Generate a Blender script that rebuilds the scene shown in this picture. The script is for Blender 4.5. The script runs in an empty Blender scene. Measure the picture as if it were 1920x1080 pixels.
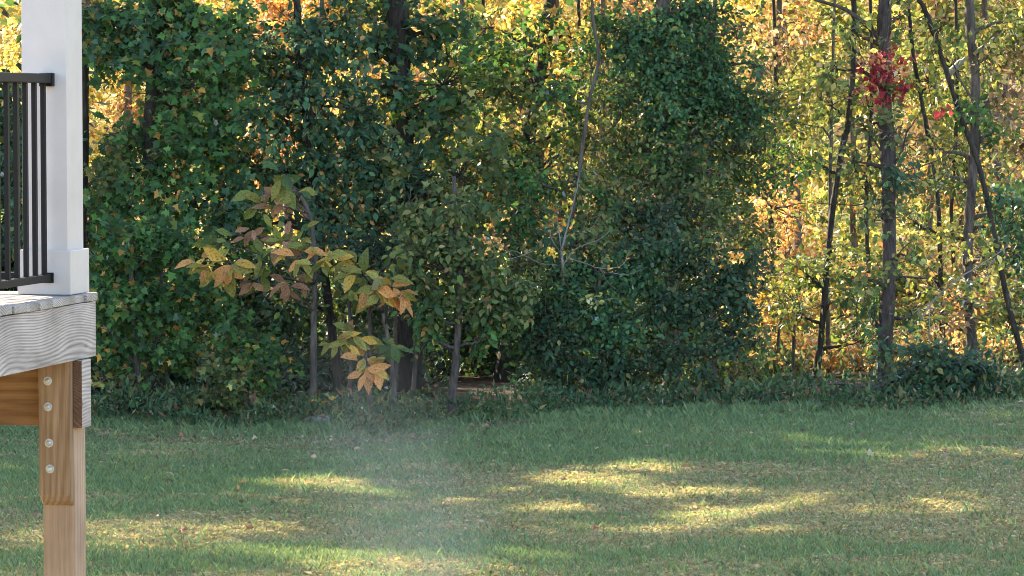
import bpy, math
import numpy as np
from mathutils import Vector, Matrix

R = math.radians
rng = np.random.default_rng(7)
scene = bpy.context.scene
COL = scene.collection

# ------------------------------------------------------------------ camera
F_PX = 6200.0                       # focal length in pixels of a 1920 wide frame
PITCH = math.atan(335.0 / F_PX)
CAM = np.array([0.0, 0.0, 3.75])
cam_d = bpy.data.cameras.new('camera')
cam_d.sensor_width = 36.0
cam_d.lens = F_PX / 1920.0 * 36.0
cam_d.clip_start = 0.1
cam_d.clip_end = 3000.0
cam = bpy.data.objects.new('camera', cam_d)
COL.objects.link(cam)
cam.location = CAM
cam.rotation_euler = (math.pi / 2 - PITCH, 0, 0)
scene.camera = cam

# ------------------------------------------------------------------ world, sun, exposure
SUN_AZ, SUN_EL = R(45.0), R(27.0)   # ahead of the camera, 45 degrees to the left
w = bpy.data.worlds.new('World')
scene.world = w
w.use_nodes = True
nt = w.node_tree
nt.nodes.clear()
sky = nt.nodes.new('ShaderNodeTexSky')
sky.sky_type = 'NISHITA'
sky.sun_disc = False
sky.sun_elevation = SUN_EL
sky.sun_rotation = -SUN_AZ
sky.dust_density = 2.0
sky.ozone_density = 1.0
bg = nt.nodes.new('ShaderNodeBackground')
bg.inputs['Strength'].default_value = 0.12
wo = nt.nodes.new('ShaderNodeOutputWorld')
nt.links.new(sky.outputs[0], bg.inputs['Color'])
nt.links.new(bg.outputs[0], wo.inputs['Surface'])
SUN = np.array([-math.sin(SUN_AZ) * math.cos(SUN_EL), math.cos(SUN_AZ) * math.cos(SUN_EL), math.sin(SUN_EL)])
sl = bpy.data.lights.new('sun', 'SUN')
sl.energy = 4.6
sl.angle = R(0.55)
sl.color = (1.0, 0.87, 0.66)
so = bpy.data.objects.new('sun', sl)
COL.objects.link(so)
so.rotation_euler = Vector(SUN).to_track_quat('Z', 'Y').to_euler()
vs = scene.view_settings
vs.view_transform = 'Standard'
vs.look = 'None'
vs.gamma = 1.0
vs.exposure = 2.55
vs.use_curve_mapping = False
scene.cycles.max_bounces = 7
scene.cycles.diffuse_bounces = 5
scene.cycles.transmission_bounces = 4
scene.cycles.transparent_max_bounces = 4
scene.cycles.volume_bounces = 1
scene.cycles.use_denoising = True
scene.cycles.filter_width = 1.0
scene.cycles.sample_clamp_indirect = 6.0

# ------------------------------------------------------------------ small maths
CP, SP = math.cos(PITCH), math.sin(PITCH)
def at(px, py, Y):
    """World point seen at a pixel of the photograph, at the distance Y north of the camera."""
    u, v = (px - 960.0) / F_PX, (540.0 - py) / F_PX
    d = np.array([u, CP + v * SP, -SP + v * CP])
    return CAM + d * (Y / d[1])

def sstep(a, b, x):
    t = np.clip((x - a) / (b - a), 0, 1)
    return t * t * (3 - 2 * t)

def gz(x, y):
    """Height of the terrain."""
    x = np.asarray(x, float); y = np.asarray(y, float)
    z = 0.042 * np.clip(x + 1.5, 0, 30) * sstep(20, 36, y) * (1 - sstep(46, 60, y))
    z = z - 0.08 * sstep(36, 33, y) * sstep(26, 31, y) * 0
    z = z + 0.035 * np.sin(x * 0.9 + y * 0.35) * sstep(8, 20, y) * 0.8 + 0.02 * np.sin(x * 2.1 - y * 0.8)
    z = z - 0.35 * sstep(46, 58, y) * (1 - sstep(62, 80, y))
    z = z + 0.000 + 16.0 * sstep(62, 190, y) + 30.0 * sstep(150, 420, y)
    return z

def rand_unit(n):
    v = rng.normal(size=(n, 3))
    return v / np.linalg.norm(v, axis=1, keepdims=True)

def norm(v):
    return v / np.maximum(np.linalg.norm(v, axis=-1, keepdims=True), 1e-9)

# lattice noise for numpy
_perm = rng.random((64, 64, 64))
def vnoise(p, scale):
    q = np.asarray(p, float) * scale + 1000.0
    i = np.floor(q).astype(int); f = q - i
    f = f * f * (3 - 2 * f)
    out = 0
    for dx in (0, 1):
        for dy in (0, 1):
            for dz in (0, 1):
                wgt = (f[:, 0] if dx else 1 - f[:, 0]) * (f[:, 1] if dy else 1 - f[:, 1]) * (f[:, 2] if dz else 1 - f[:, 2])
                out = out + wgt * _perm[(i[:, 0] + dx) % 64, (i[:, 1] + dy) % 64, (i[:, 2] + dz) % 64]
    return out

# ------------------------------------------------------------------ object helpers
def link(name, me, parent=None):
    o = bpy.data.objects.new(name, me)
    COL.objects.link(o)
    if parent is not None:
        o.parent = parent
    return o

def tag(o, label=None, cat=None, group=None, kind=None):
    if label: o['label'] = label
    if cat: o['category'] = cat
    if group: o['group'] = group
    if kind: o['kind'] = kind
    return o

def empty(name, loc, rz=0.0, **kw):
    o = link(name, None)
    o.location = loc
    o.rotation_euler = (0, 0, rz)
    o.empty_display_size = 0.2
    return tag(o, **kw)

def mesh_np(name, verts, faces, mat=None, face_col=None, smooth=False):
    """verts (n,3), faces (m,k) with one face size."""
    me = bpy.data.meshes.new(name)
    n, (m, k) = len(verts), faces.shape
    me.vertices.add(n)
    me.vertices.foreach_set('co', np.ascontiguousarray(verts, dtype=np.float32).ravel())
    me.loops.add(m * k)
    me.loops.foreach_set('vertex_index', np.ascontiguousarray(faces, dtype=np.int32).ravel())
    me.polygons.add(m)
    me.polygons.foreach_set('loop_start', np.arange(0, m * k, k, dtype=np.int32))
    if smooth:
        me.polygons.foreach_set('use_smooth', np.ones(m, dtype=bool))
    me.update(calc_edges=True)
    if face_col is not None:
        a = me.attributes.new('col', 'FLOAT_COLOR', 'FACE')
        c4 = np.ones((m, 4), dtype=np.float32)
        c4[:, :3] = face_col
        a.data.foreach_set('color', c4.ravel())
    if mat: me.materials.append(mat)
    return me

class MB:
    """Collects boxes, prisms and tubes into one mesh."""
    def __init__(s):
        s.v, s.f = [], []
    def add(s, v, f):
        o = len(s.v)
        s.v.extend([tuple(p) for p in v])
        s.f.extend([tuple(i + o for i in q) for q in f])
    def box(s, x0, x1, y0, y1, z0, z1, c=0.0):
        if c <= 0:
            v = [(x0,y0,z0),(x1,y0,z0),(x1,y1,z0),(x0,y1,z0),(x0,y0,z1),(x1,y0,z1),(x1,y1,z1),(x0,y1,z1)]
            s.add(v, [(0,3,2,1),(4,5,6,7),(0,1,5,4),(1,2,6,5),(2,3,7,6),(3,0,4,7)])
            return
        # a box with every edge chamfered
        import bmesh
        bm = bmesh.new()
        bmesh.ops.create_cube(bm, size=1.0)
        for q in bm.verts:
            q.co = Vector(((x0+x1)/2 + q.co.x*(x1-x0), (y0+y1)/2 + q.co.y*(y1-y0), (z0+z1)/2 + q.co.z*(z1-z0)))
        bmesh.ops.bevel(bm, geom=list(bm.edges), offset=c, segments=2, profile=0.6, affect='EDGES')
        bm.verts.index_update()
        s.add([q.co[:] for q in bm.verts], [[q.index for q in f.verts] for f in bm.faces])
        bm.free()
    def tube(s, pts, rad, n=7, cap=True, rough=0.0):
        pts = np.asarray(pts, float); k = len(pts)
        t = norm(np.gradient(pts, axis=0))
        ref = np.array([0.0, 1.0, 0.0]) if abs(t[0][1]) < 0.9 else np.array([1.0, 0, 0])
        a = norm(np.cross(t, ref)); b = np.cross(t, a)
        ang = np.linspace(0, 2*math.pi, n, endpoint=False)
        rad = np.asarray(rad, float)
        ring = pts[:, None, :] + rad[:, None, None] * (np.cos(ang)[None, :, None]*a[:, None, :] + np.sin(ang)[None, :, None]*b[:, None, :])
        if rough:
            q = ring.reshape(-1, 3)
            rel = ring - pts[:, None, :]
            un = norm(rel).reshape(-1, 3) * np.array([1, 1, 0]) + np.array([0, 0, 1.0]) * q[:, 2:3] * .9
            k2 = (vnoise(un, 3.2) - .5) * 1.2 + (vnoise(un * np.array([1, 1, 4]), 6.0) - .5) * .8
            ring = pts[:, None, :] + rel * (1 + rough * k2).reshape(k, n, 1)
        v = ring.reshape(-1, 3)
        f = []
        for i in range(k-1):
            for j in range(n):
                j2 = (j+1) % n
                f.append((i*n+j, i*n+j2, (i+1)*n+j2, (i+1)*n+j))
        if cap:
            f.append(tuple(range(n-1, -1, -1)))
            f.append(tuple((k-1)*n+j for j in range(n)))
        s.add(v, f)
    def lathe(s, prof, origin, axis, n=14):
        """prof: list of (r, h) along axis."""
        axis = Vector(axis).normalized(); q = axis.to_track_quat('Z', 'Y').to_matrix()
        v, f = [], []
        for r, h in prof:
            for j in range(n):
                a = 2*math.pi*j/n
                v.append(Vector(origin) + q @ Vector((r*math.cos(a), r*math.sin(a), h)))
        for i in range(len(prof)-1):
            for j in range(n):
                j2 = (j+1) % n
                f.append((i*n+j, i*n+j2, (i+1)*n+j2, (i+1)*n+j))
        f.append(tuple(range(n-1, -1, -1))); f.append(tuple((len(prof)-1)*n+j for j in range(n)))
        s.add(v, f)
    def mesh(s, name, mat, smooth=False):
        me = bpy.data.meshes.new(name)
        me.from_pydata(s.v, [], s.f)
        if smooth:
            for p in me.polygons: p.use_smooth = True
        me.materials.append(mat)
        return me
    def build(s, name, mat, parent=None, smooth=False):
        return link(name, s.mesh(name, mat, smooth), parent)

# ------------------------------------------------------------------ materials
def mat_new(name):
    m = bpy.data.materials.new(name)
    m.use_nodes = True
    nt = m.node_tree
    nt.nodes.clear()
    out = nt.nodes.new('ShaderNodeOutputMaterial')
    return m, nt, out
def nd(nt, typ, **kw):
    n = nt.nodes.new(typ)
    for k, v in kw.items():
        if k.startswith('i_'):
            n.inputs[k[2:].replace('_', ' ')].default_value = v
        else:
            setattr(n, k, v)
    return n
def ramp(nt, stops, fac):
    r = nt.nodes.new('ShaderNodeValToRGB')
    e = r.color_ramp.elements
    while len(e) < len(stops): e.new(0.5)
    for q, (p, c) in zip(e, stops):
        q.position = p
        q.color = (*c, 1) if len(c) == 3 else c
    nt.links.new(fac, r.inputs[0])
    return r

def leaf_material(name, trans=0.45, tint=(1.35, 1.15, 0.45), gloss=0.12, from_object=False, rough=0.45):
    m, nt, out = mat_new(name)
    L = nt.links.new
    if from_object:
        src = nd(nt, 'ShaderNodeObjectInfo').outputs['Color']
        tc = nd(nt, 'ShaderNodeTexCoord')
        nz = nd(nt, 'ShaderNodeTexNoise', i_Scale=14.0, i_Detail=5.0)
        L(tc.outputs['Object'], nz.inputs['Vector'])
        rp = ramp(nt, [(0.3, (0.45, 0.38, 0.3)), (0.5, (1, 1, 1)), (0.72, (1.25, 1.3, 0.9))], nz.outputs['Fac'])
        mx = nd(nt, 'ShaderNodeMixRGB', blend_type='MULTIPLY', i_Fac=1.0)
        L(src, mx.inputs[1]); L(rp.outputs[0], mx.inputs[2])
        col = mx.outputs[0]
    else:
        col = nd(nt, 'ShaderNodeAttribute', attribute_name='col').outputs['Color']
    tm = nd(nt, 'ShaderNodeMixRGB', blend_type='MULTIPLY', i_Fac=1.0)
    tm.inputs[2].default_value = (*tint, 1)
    L(col, tm.inputs[1])
    df = nd(nt, 'ShaderNodeBsdfDiffuse')
    L(col, df.inputs['Color'])
    tr = nd(nt, 'ShaderNodeBsdfTranslucent')
    L(tm.outputs[0], tr.inputs['Color'])
    mix = nd(nt, 'ShaderNodeMixShader', i_Fac=trans)
    L(df.outputs[0], mix.inputs[1]); L(tr.outputs[0], mix.inputs[2])
    gl = nd(nt, 'ShaderNodeBsdfGlossy', i_Roughness=rough)
    gl.inputs['Color'].default_value = (0.8, 0.85, 0.9, 1)
    fr = nd(nt, 'ShaderNodeFresnel', i_IOR=1.4)
    mul = nd(nt, 'ShaderNodeMath', operation='MULTIPLY')
    L(fr.outputs[0], mul.inputs[0]); mul.inputs[1].default_value = gloss * 6
    m2 = nd(nt, 'ShaderNodeMixShader')
    L(mul.outputs[0], m2.inputs[0]); L(mix.outputs[0], m2.inputs[1]); L(gl.outputs[0], m2.inputs[2])
    L(m2.outputs[0], out.inputs['Surface'])
    return m
M_LEAF = leaf_material('leaf', 0.40, gloss=0.07, rough=0.55)
M_FAR = leaf_material('autumn_leaf', 0.50, (1.18, 1.09, 0.75), 0.03)
M_BIG = leaf_material('large_leaf', 0.35, (1.2, 1.0, 0.5), 0.06, True)
M_GRASS = leaf_material('grass', 0.35, (1.12, 1.1, 0.65), 0.015)
M_DEAD = leaf_material('fallen_leaf', 0.15, (1.1, 0.9, 0.6), 0.05, True)

def bark_material(name, c0, c1, sc=1.0):
    m, nt, out = mat_new(name)
    L = nt.links.new
    tc = nd(nt, 'ShaderNodeTexCoord')
    mp = nd(nt, 'ShaderNodeMapping')
    mp.inputs['Scale'].default_value = (26*sc, 26*sc, 5*sc)
    L(tc.outputs['Object'], mp.inputs[0])
    nz = nd(nt, 'ShaderNodeTexNoise', i_Scale=1.0, i_Detail=6.0, i_Roughness=0.65)
    L(mp.outputs[0], nz.inputs['Vector'])
    n2 = nd(nt, 'ShaderNodeTexNoise', i_Scale=2.2, i_Detail=3.0)
    L(tc.outputs['Object'], n2.inputs['Vector'])
    r1 = ramp(nt, [(0.3, c0), (0.7, c1)], nz.outputs['Fac'])
    r2 = ramp(nt, [(0.35, (0.7, 0.72, 0.7)), (0.65, (1.25, 1.25, 1.15))], n2.outputs['Fac'])
    mx = nd(nt, 'ShaderNodeMixRGB', blend_type='MULTIPLY', i_Fac=1.0)
    L(r1.outputs[0], mx.inputs[1]); L(r2.outputs[0], mx.inputs[2])
    p = nd(nt, 'ShaderNodeBsdfPrincipled', i_Roughness=0.9)
    p.inputs['Specular IOR Level'].default_value = 0.2
    L(mx.outputs[0], p.inputs['Base Color'])
    b = nd(nt, 'ShaderNodeBump', i_Strength=0.9, i_Distance=0.02)
    L(nz.outputs['Fac'], b.inputs['Height']); L(b.outputs[0], p.inputs['Normal'])
    L(p.outputs[0], out.inputs['Surface'])
    return m
M_BARK = bark_material('bark', (0.045, 0.034, 0.031), (0.19, 0.150, 0.135))
M_BARK_MID = bark_material('brown_bark', (0.03, 0.023, 0.022), (0.13, 0.10, 0.095))
M_BARK_PALE = bark_material('pale_bark', (0.13, 0.115, 0.10), (0.34, 0.31, 0.28))
M_BARK_DARK = bark_material('dark_bark', (0.02, 0.016, 0.014), (0.075, 0.06, 0.052))

def wood_material(name, dark, mid, light, axis, ring=30.0, swirl=1.2, stretch=0.16, contrast=(0.35, 0.62), rough=0.8, knots=True, bump=0.25, soft=False, warpamt=0.42):
    """Grain along the given local axis, wandering round knots."""
    m, nt, out = mat_new(name)
    L = nt.links.new
    tc = nd(nt, 'ShaderNodeTexCoord')
    oi = nd(nt, 'ShaderNodeObjectInfo')
    sca = [1.0, 1.0, 1.0]; sca[axis] = stretch
    off = nd(nt, 'ShaderNodeVectorMath', operation='MULTIPLY_ADD')
    off.inputs[0].default_value = (7.3, 3.1, 5.7)
    L(oi.outputs['Random'], off.inputs[1]); L(tc.outputs['Object'], off.inputs[2])
    mp = nd(nt, 'ShaderNodeMapping')
    mp.inputs['Scale'].default_value = sca
    L(off.outputs[0], mp.inputs[0])
    # low-frequency field whose level lines are the growth rings
    n0 = nd(nt, 'ShaderNodeTexNoise', i_Scale=3.6*swirl, i_Detail=1.5, i_Roughness=0.45)
    L(mp.outputs[0], n0.inputs['Vector'])
    sep = nd(nt, 'ShaderNodeSeparateXYZ')
    L(mp.outputs[0], sep.inputs[0])
    across = [sep.outputs[i] for i in range(3) if i != axis]
    add = nd(nt, 'ShaderNodeMath', operation='MULTIPLY_ADD')
    L(across[1], add.inputs[0]); add.inputs[1].default_value = 1.0
    am = nd(nt, 'ShaderNodeMath', operation='MULTIPLY_ADD')
    L(across[0], am.inputs[0]); am.inputs[1].default_value = 0.6
    ns = nd(nt, 'ShaderNodeMath', operation='MULTIPLY')
    L(n0.outputs['Fac'], ns.inputs[0]); ns.inputs[1].default_value = warpamt
    L(ns.outputs[0], am.inputs[2]); L(am.outputs[0], add.inputs[2])
    mul = nd(nt, 'ShaderNodeMath', operation='MULTIPLY')
    L(add.outputs[0], mul.inputs[0]); mul.inputs[1].default_value = ring * 6.283
    sn = nd(nt, 'ShaderNodeMath', operation='SINE')
    L(mul.outputs[0], sn.inputs[0])
    half = nd(nt, 'ShaderNodeMath', operation='MULTIPLY_ADD')
    L(sn.outputs[0], half.inputs[0]); half.inputs[1].default_value = 0.5; half.inputs[2].default_value = 0.5
    nv = nd(nt, 'ShaderNodeTexNoise', i_Scale=9.0, i_Detail=2.0)
    L(mp.outputs[0], nv.inputs['Vector'])
    rv = nd(nt, 'ShaderNodeMapRange'); rv.inputs[1].default_value = .35; rv.inputs[2].default_value = .65; rv.inputs[3].default_value = .25; rv.inputs[4].default_value = 1.0
    L(nv.outputs['Fac'], rv.inputs[0])
    hv = nd(nt, 'ShaderNodeMath', operation='MULTIPLY')
    L(half.outputs[0], hv.inputs[0]); L(rv.outputs[0], hv.inputs[1])
    half = hv
    fib = nd(nt, 'ShaderNodeMapping')
    s2 = [160.0, 160.0, 160.0]; s2[axis] = 7.0
    fib.inputs['Scale'].default_value = s2
    L(off.outputs[0], fib.inputs[0])
    nf = nd(nt, 'ShaderNodeTexNoise', i_Scale=1.0, i_Detail=4.0)
    L(fib.outputs[0], nf.inputs['Vector'])
    mixf = nd(nt, 'ShaderNodeMath', operation='MULTIPLY_ADD')
    L(nf.outputs['Fac'], mixf.inputs[0]); mixf.inputs[1].default_value = 0.55
    sub = nd(nt, 'ShaderNodeMath', operation='MULTIPLY_ADD')
    L(half.outputs[0], sub.inputs[0]); sub.inputs[1].default_value = 0.6 if not soft else 0.4; sub.inputs[2].default_value = -0.1
    L(sub.outputs[0], mixf.inputs[2])
    r1 = ramp(nt, [(contrast[0]-0.2, dark), (contrast[0]+0.08, mid), (contrast[1]+0.1, light)], mixf.outputs[0])
    colr = r1.outputs[0]
    # broad stains
    nb = nd(nt, 'ShaderNodeTexNoise', i_Scale=4.0, i_Detail=3.0)
    L(off.outputs[0], nb.inputs['Vector'])
    rb = ramp(nt, [(0.3, (0.72, 0.70, 0.68)), (0.65, (1.1, 1.1, 1.1))], nb.outputs['Fac'])
    mb = nd(nt, 'ShaderNodeMixRGB', blend_type='MULTIPLY', i_Fac=0.8)
    L(colr, mb.inputs[1]); L(rb.outputs[0], mb.inputs[2])
    colr = mb.outputs[0]
    if knots:
        kv = nd(nt, 'ShaderNodeMapping')
        s3 = [5.0, 5.0, 5.0]; s3[axis] = 3.2
        kv.inputs['Scale'].default_value = s3
        L(off.outputs[0], kv.inputs[0])
        vo = nd(nt, 'ShaderNodeTexVoronoi', i_Scale=1.0)
        L(kv.outputs[0], vo.inputs['Vector'])
        rk = ramp(nt, [(0.03, (0.25, 0.18, 0.15)), (0.075, (0.55, 0.45, 0.4)), (0.12, (1, 1, 1))], vo.outputs['Distance'])
        mk = nd(nt, 'ShaderNodeMixRGB', blend_type='MULTIPLY', i_Fac=1.0)
        L(colr, mk.inputs[1]); L(rk.outputs[0], mk.inputs[2])
        colr = mk.outputs[0]
    p = nd(nt, 'ShaderNodeBsdfPrincipled', i_Roughness=rough)
    p.inputs['Specular IOR Level'].default_value = 0.25
    L(colr, p.inputs['Base Color'])
    b = nd(nt, 'ShaderNodeBump', i_Strength=bump, i_Distance=0.004)
    L(mixf.outputs[0], b.inputs['Height']); L(b.outputs[0], p.inputs['Normal'])
    L(p.outputs[0], out.inputs['Surface'])
    return m
M_RIM = wood_material('weathered_wood', (0.21, 0.17, 0.15), (0.38, 0.325, 0.29), (0.50, 0.435, 0.395), 1, ring=66, swirl=1.0, stretch=0.26, warpamt=0.34, contrast=(0.28, 0.5), knots=True)
M_BOARD = wood_material('deck_wood', (0.22, 0.19, 0.17), (0.40, 0.35, 0.31), (0.52, 0.47, 0.42), 0, ring=80, swirl=1.0, knots=False, warpamt=0.2)
M_POST = wood_material('post_wood', (0.24, 0.145, 0.08), (0.37, 0.24, 0.145), (0.46, 0.315, 0.20), 2, ring=40, swirl=0.8, stretch=0.10, soft=True, knots=False, warpamt=0.3)
M_POSTLOW = wood_material('pale_post_wood', (0.33, 0.215, 0.14), (0.41, 0.28, 0.19), (0.47, 0.34, 0.245), 2, ring=55, swirl=0.7, stretch=0.09, soft=True, knots=False, warpamt=0.25)
M_BEAM = wood_material('beam_wood', (0.21, 0.11, 0.05), (0.31, 0.175, 0.085), (0.38, 0.225, 0.115), 0, ring=22, swirl=1.1, stretch=0.2, soft=True, warpamt=0.3)
M_END = wood_material('end_grain', (0.10, 0.05, 0.03), (0.22, 0.12, 0.07), (0.30, 0.17, 0.10), 1, ring=60, swirl=0.6, soft=True, knots=False)

def plain(name, col, rough=0.5, metal=0.0, var=0.08, scale=6.0, bump=0.0):
    m, nt, out = mat_new(name)
    L = nt.links.new
    tc = nd(nt, 'ShaderNodeTexCoord')
    nz = nd(nt, 'ShaderNodeTexNoise', i_Scale=scale, i_Detail=6.0, i_Roughness=0.6)
    L(tc.outputs['Object'], nz.inputs['Vector'])
    lo = tuple(c*(1-var*2) for c in col); hi = tuple(min(1, c*(1+var)) for c in col)
    r = ramp(nt, [(0.3, lo), (0.65, hi)], nz.outputs['Fac'])
    p = nd(nt, 'ShaderNodeBsdfPrincipled', i_Roughness=rough, i_Metallic=metal)
    L(r.outputs[0], p.inputs['Base Color'])
    if bump:
        b = nd(nt, 'ShaderNodeBump', i_Strength=bump, i_Distance=0.01)
        L(nz.outputs['Fac'], b.inputs['Height']); L(b.outputs[0], p.inputs['Normal'])
    L(p.outputs[0], out.inputs['Surface'])
    return m
M_WHITE = plain("white_trim", (0.55, 0.49, 0.455), 0.45, var=0.04, scale=5)
M_BLACK = plain('black_metal', (0.007, 0.0065, 0.007), 0.5, var=0.15)
M_BLACK.node_tree.nodes['Principled BSDF'].inputs['Specular IOR Level'].default_value = 0.22
M_ZINC = plain('zinc', (0.50, 0.51, 0.52), 0.42, 0.55, 0.15, 40)
M_STONE = plain('stone', (0.30, 0.30, 0.31), 0.9, var=0.25, scale=9, bump=0.5)

# ground: earth, dry thatch and litter under the blades
m, nt, out = mat_new('earth')
L = nt.links.new
tc = nd(nt, 'ShaderNodeTexCoord')
n1 = nd(nt, 'ShaderNodeTexNoise', i_Scale=0.55, i_Detail=5.0, i_Roughness=0.6)
n2 = nd(nt, 'ShaderNodeTexNoise', i_Scale=9.0, i_Detail=7.0, i_Roughness=0.7)
L(tc.outputs['Object'], n1.inputs['Vector']); L(tc.outputs['Object'], n2.inputs['Vector'])
r1 = ramp(nt, [(0.35, (0.13, 0.15, 0.075)), (0.52, (0.22, 0.19, 0.12)), (0.68, (0.28, 0.20, 0.13))], n1.outputs['Fac'])
r2 = ramp(nt, [(0.3, (0.5, 0.47, 0.43)), (0.7, (1.3, 1.28, 1.2))], n2.outputs['Fac'])
mx = nd(nt, 'ShaderNodeMixRGB', blend_type='MULTIPLY', i_Fac=1.0)
L(r1.outputs[0], mx.inputs[1]); L(r2.outputs[0], mx.inputs[2])
# sunlit meadow and leaf litter colours beyond the wood
sep = nd(nt, 'ShaderNodeSeparateXYZ'); L(tc.outputs['Object'], sep.inputs[0])
mr = nd(nt, 'ShaderNodeMapRange'); mr.inputs[1].default_value = 52; mr.inputs[2].default_value = 60
L(sep.outputs[1], mr.inputs[0])
n3 = nd(nt, 'ShaderNodeTexNoise', i_Scale=0.22, i_Detail=6.0, i_Roughness=0.65)
L(tc.outputs['Object'], n3.inputs['Vector'])
r3 = ramp(nt, [(0.36, (0.10, 0.12, 0.035)), (0.5, (0.30, 0.24, 0.08)), (0.6, (0.34, 0.18, 0.08)), (0.7, (0.36, 0.28, 0.14))], n3.outputs['Fac'])
m3 = nd(nt, 'ShaderNodeMixRGB', blend_type='MULTIPLY', i_Fac=1.0)
L(r3.outputs[0], m3.inputs[1]); L(r2.outputs[0], m3.inputs[2])
mm = nd(nt, 'ShaderNodeMixRGB', blend_type='MIX')
L(mr.outputs[0], mm.inputs[0]); L(mx.outputs[0], mm.inputs[1]); L(m3.outputs[0], mm.inputs[2])
# dark leaf mould on the floor of the wood
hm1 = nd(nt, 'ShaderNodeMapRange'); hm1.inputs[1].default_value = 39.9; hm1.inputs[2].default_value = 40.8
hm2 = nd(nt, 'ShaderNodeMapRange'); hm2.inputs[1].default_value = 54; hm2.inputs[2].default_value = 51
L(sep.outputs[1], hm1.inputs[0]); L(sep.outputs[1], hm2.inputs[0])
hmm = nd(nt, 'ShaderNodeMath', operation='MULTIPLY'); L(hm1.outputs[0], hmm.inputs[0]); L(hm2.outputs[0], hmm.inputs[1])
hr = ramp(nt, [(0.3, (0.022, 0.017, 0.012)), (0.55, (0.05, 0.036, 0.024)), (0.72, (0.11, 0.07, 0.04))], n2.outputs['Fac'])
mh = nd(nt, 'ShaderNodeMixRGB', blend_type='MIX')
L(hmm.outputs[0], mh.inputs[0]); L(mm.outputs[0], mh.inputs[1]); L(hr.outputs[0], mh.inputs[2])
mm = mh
p = nd(nt, 'ShaderNodeBsdfPrincipled', i_Roughness=0.95)
p.inputs['Specular IOR Level'].default_value = 0.1
L(mm.outputs[0], p.inputs['Base Color'])
b = nd(nt, 'ShaderNodeBump', i_Strength=0.6, i_Distance=0.03)
L(n2.outputs['Fac'], b.inputs['Height']); L(b.outputs[0], p.inputs['Normal'])
L(p.outputs[0], out.inputs['Surface'])
M_EARTH = m

# ------------------------------------------------------------------ ground sheet
xs = np.unique(np.concatenate([np.linspace(-700, -40, 34), np.linspace(-40, 40, 161), np.linspace(40, 700, 34)]))
ys = np.unique(np.concatenate([np.linspace(-300, 0, 16), np.linspace(0, 70, 176), np.linspace(70, 200, 60), np.linspace(200, 1200, 40)]))
gx, gy = np.meshgrid(xs, ys)
gv = np.stack([gx.ravel(), gy.ravel(), gz(gx.ravel(), gy.ravel())], 1)
nx, ny = len(xs), len(ys)
ii = (np.arange(ny-1)[:, None]*nx + np.arange(nx-1)[None, :]).ravel()
gf = np.stack([ii, ii+1, ii+nx+1, ii+nx], 1)
ground = link('ground', mesh_np('ground', gv, gf, M_EARTH, smooth=True))
tag(ground, 'sloping lawn ground running back under the trees and hillside', kind='structure')

# ------------------------------------------------------------------ leaves
def T_ovate():
    v = np.array([(0,0,0), (-.24,.28,.05), (-.27,.55,.06), (0,1,-.10), (.27,.55,.06), (.24,.28,.05)], float)
    f = np.array([(0,3,2), (0,2,1), (0,4,3), (0,5,4)])
    return v, f, 0.36
def T_diamond():
    v = np.array([(0,0,0), (-.33,.45,.08), (0,1,-.08), (.33,.45,.08)], float)
    return v, np.array([(0,2,1), (0,3,2)]), 0.33
def T_maple():
    half = [(.10,.02), (.42,-.02), (.30,.20), (.62,.42), (.30,.46), (.20,.62)]
    per = [(0,0)] + half + [(0,1.0)] + [(-x, y) for x, y in reversed(half)]
    v = [(0,.3,0)] + [(x, y, -.10*abs(x) - .12*max(0, y-.5)) for x, y in per]
    n = len(per)
    f = [(0, 1+i, 1+(i+1) % n) for i in range(n)]
    return np.array(v, float), np.array(f), 0.42
def T_narrow():
    v = np.array([(0,0,0), (-.15,.4,.05), (0,1,-.1), (.15,.4,.05)], float)
    return v, np.array([(0,2,1), (0,3,2)]), 0.15
TEMPL = {'ovate': T_ovate(), 'diamond': T_diamond(), 'maple': T_maple(), 'narrow': T_narrow()}

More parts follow.
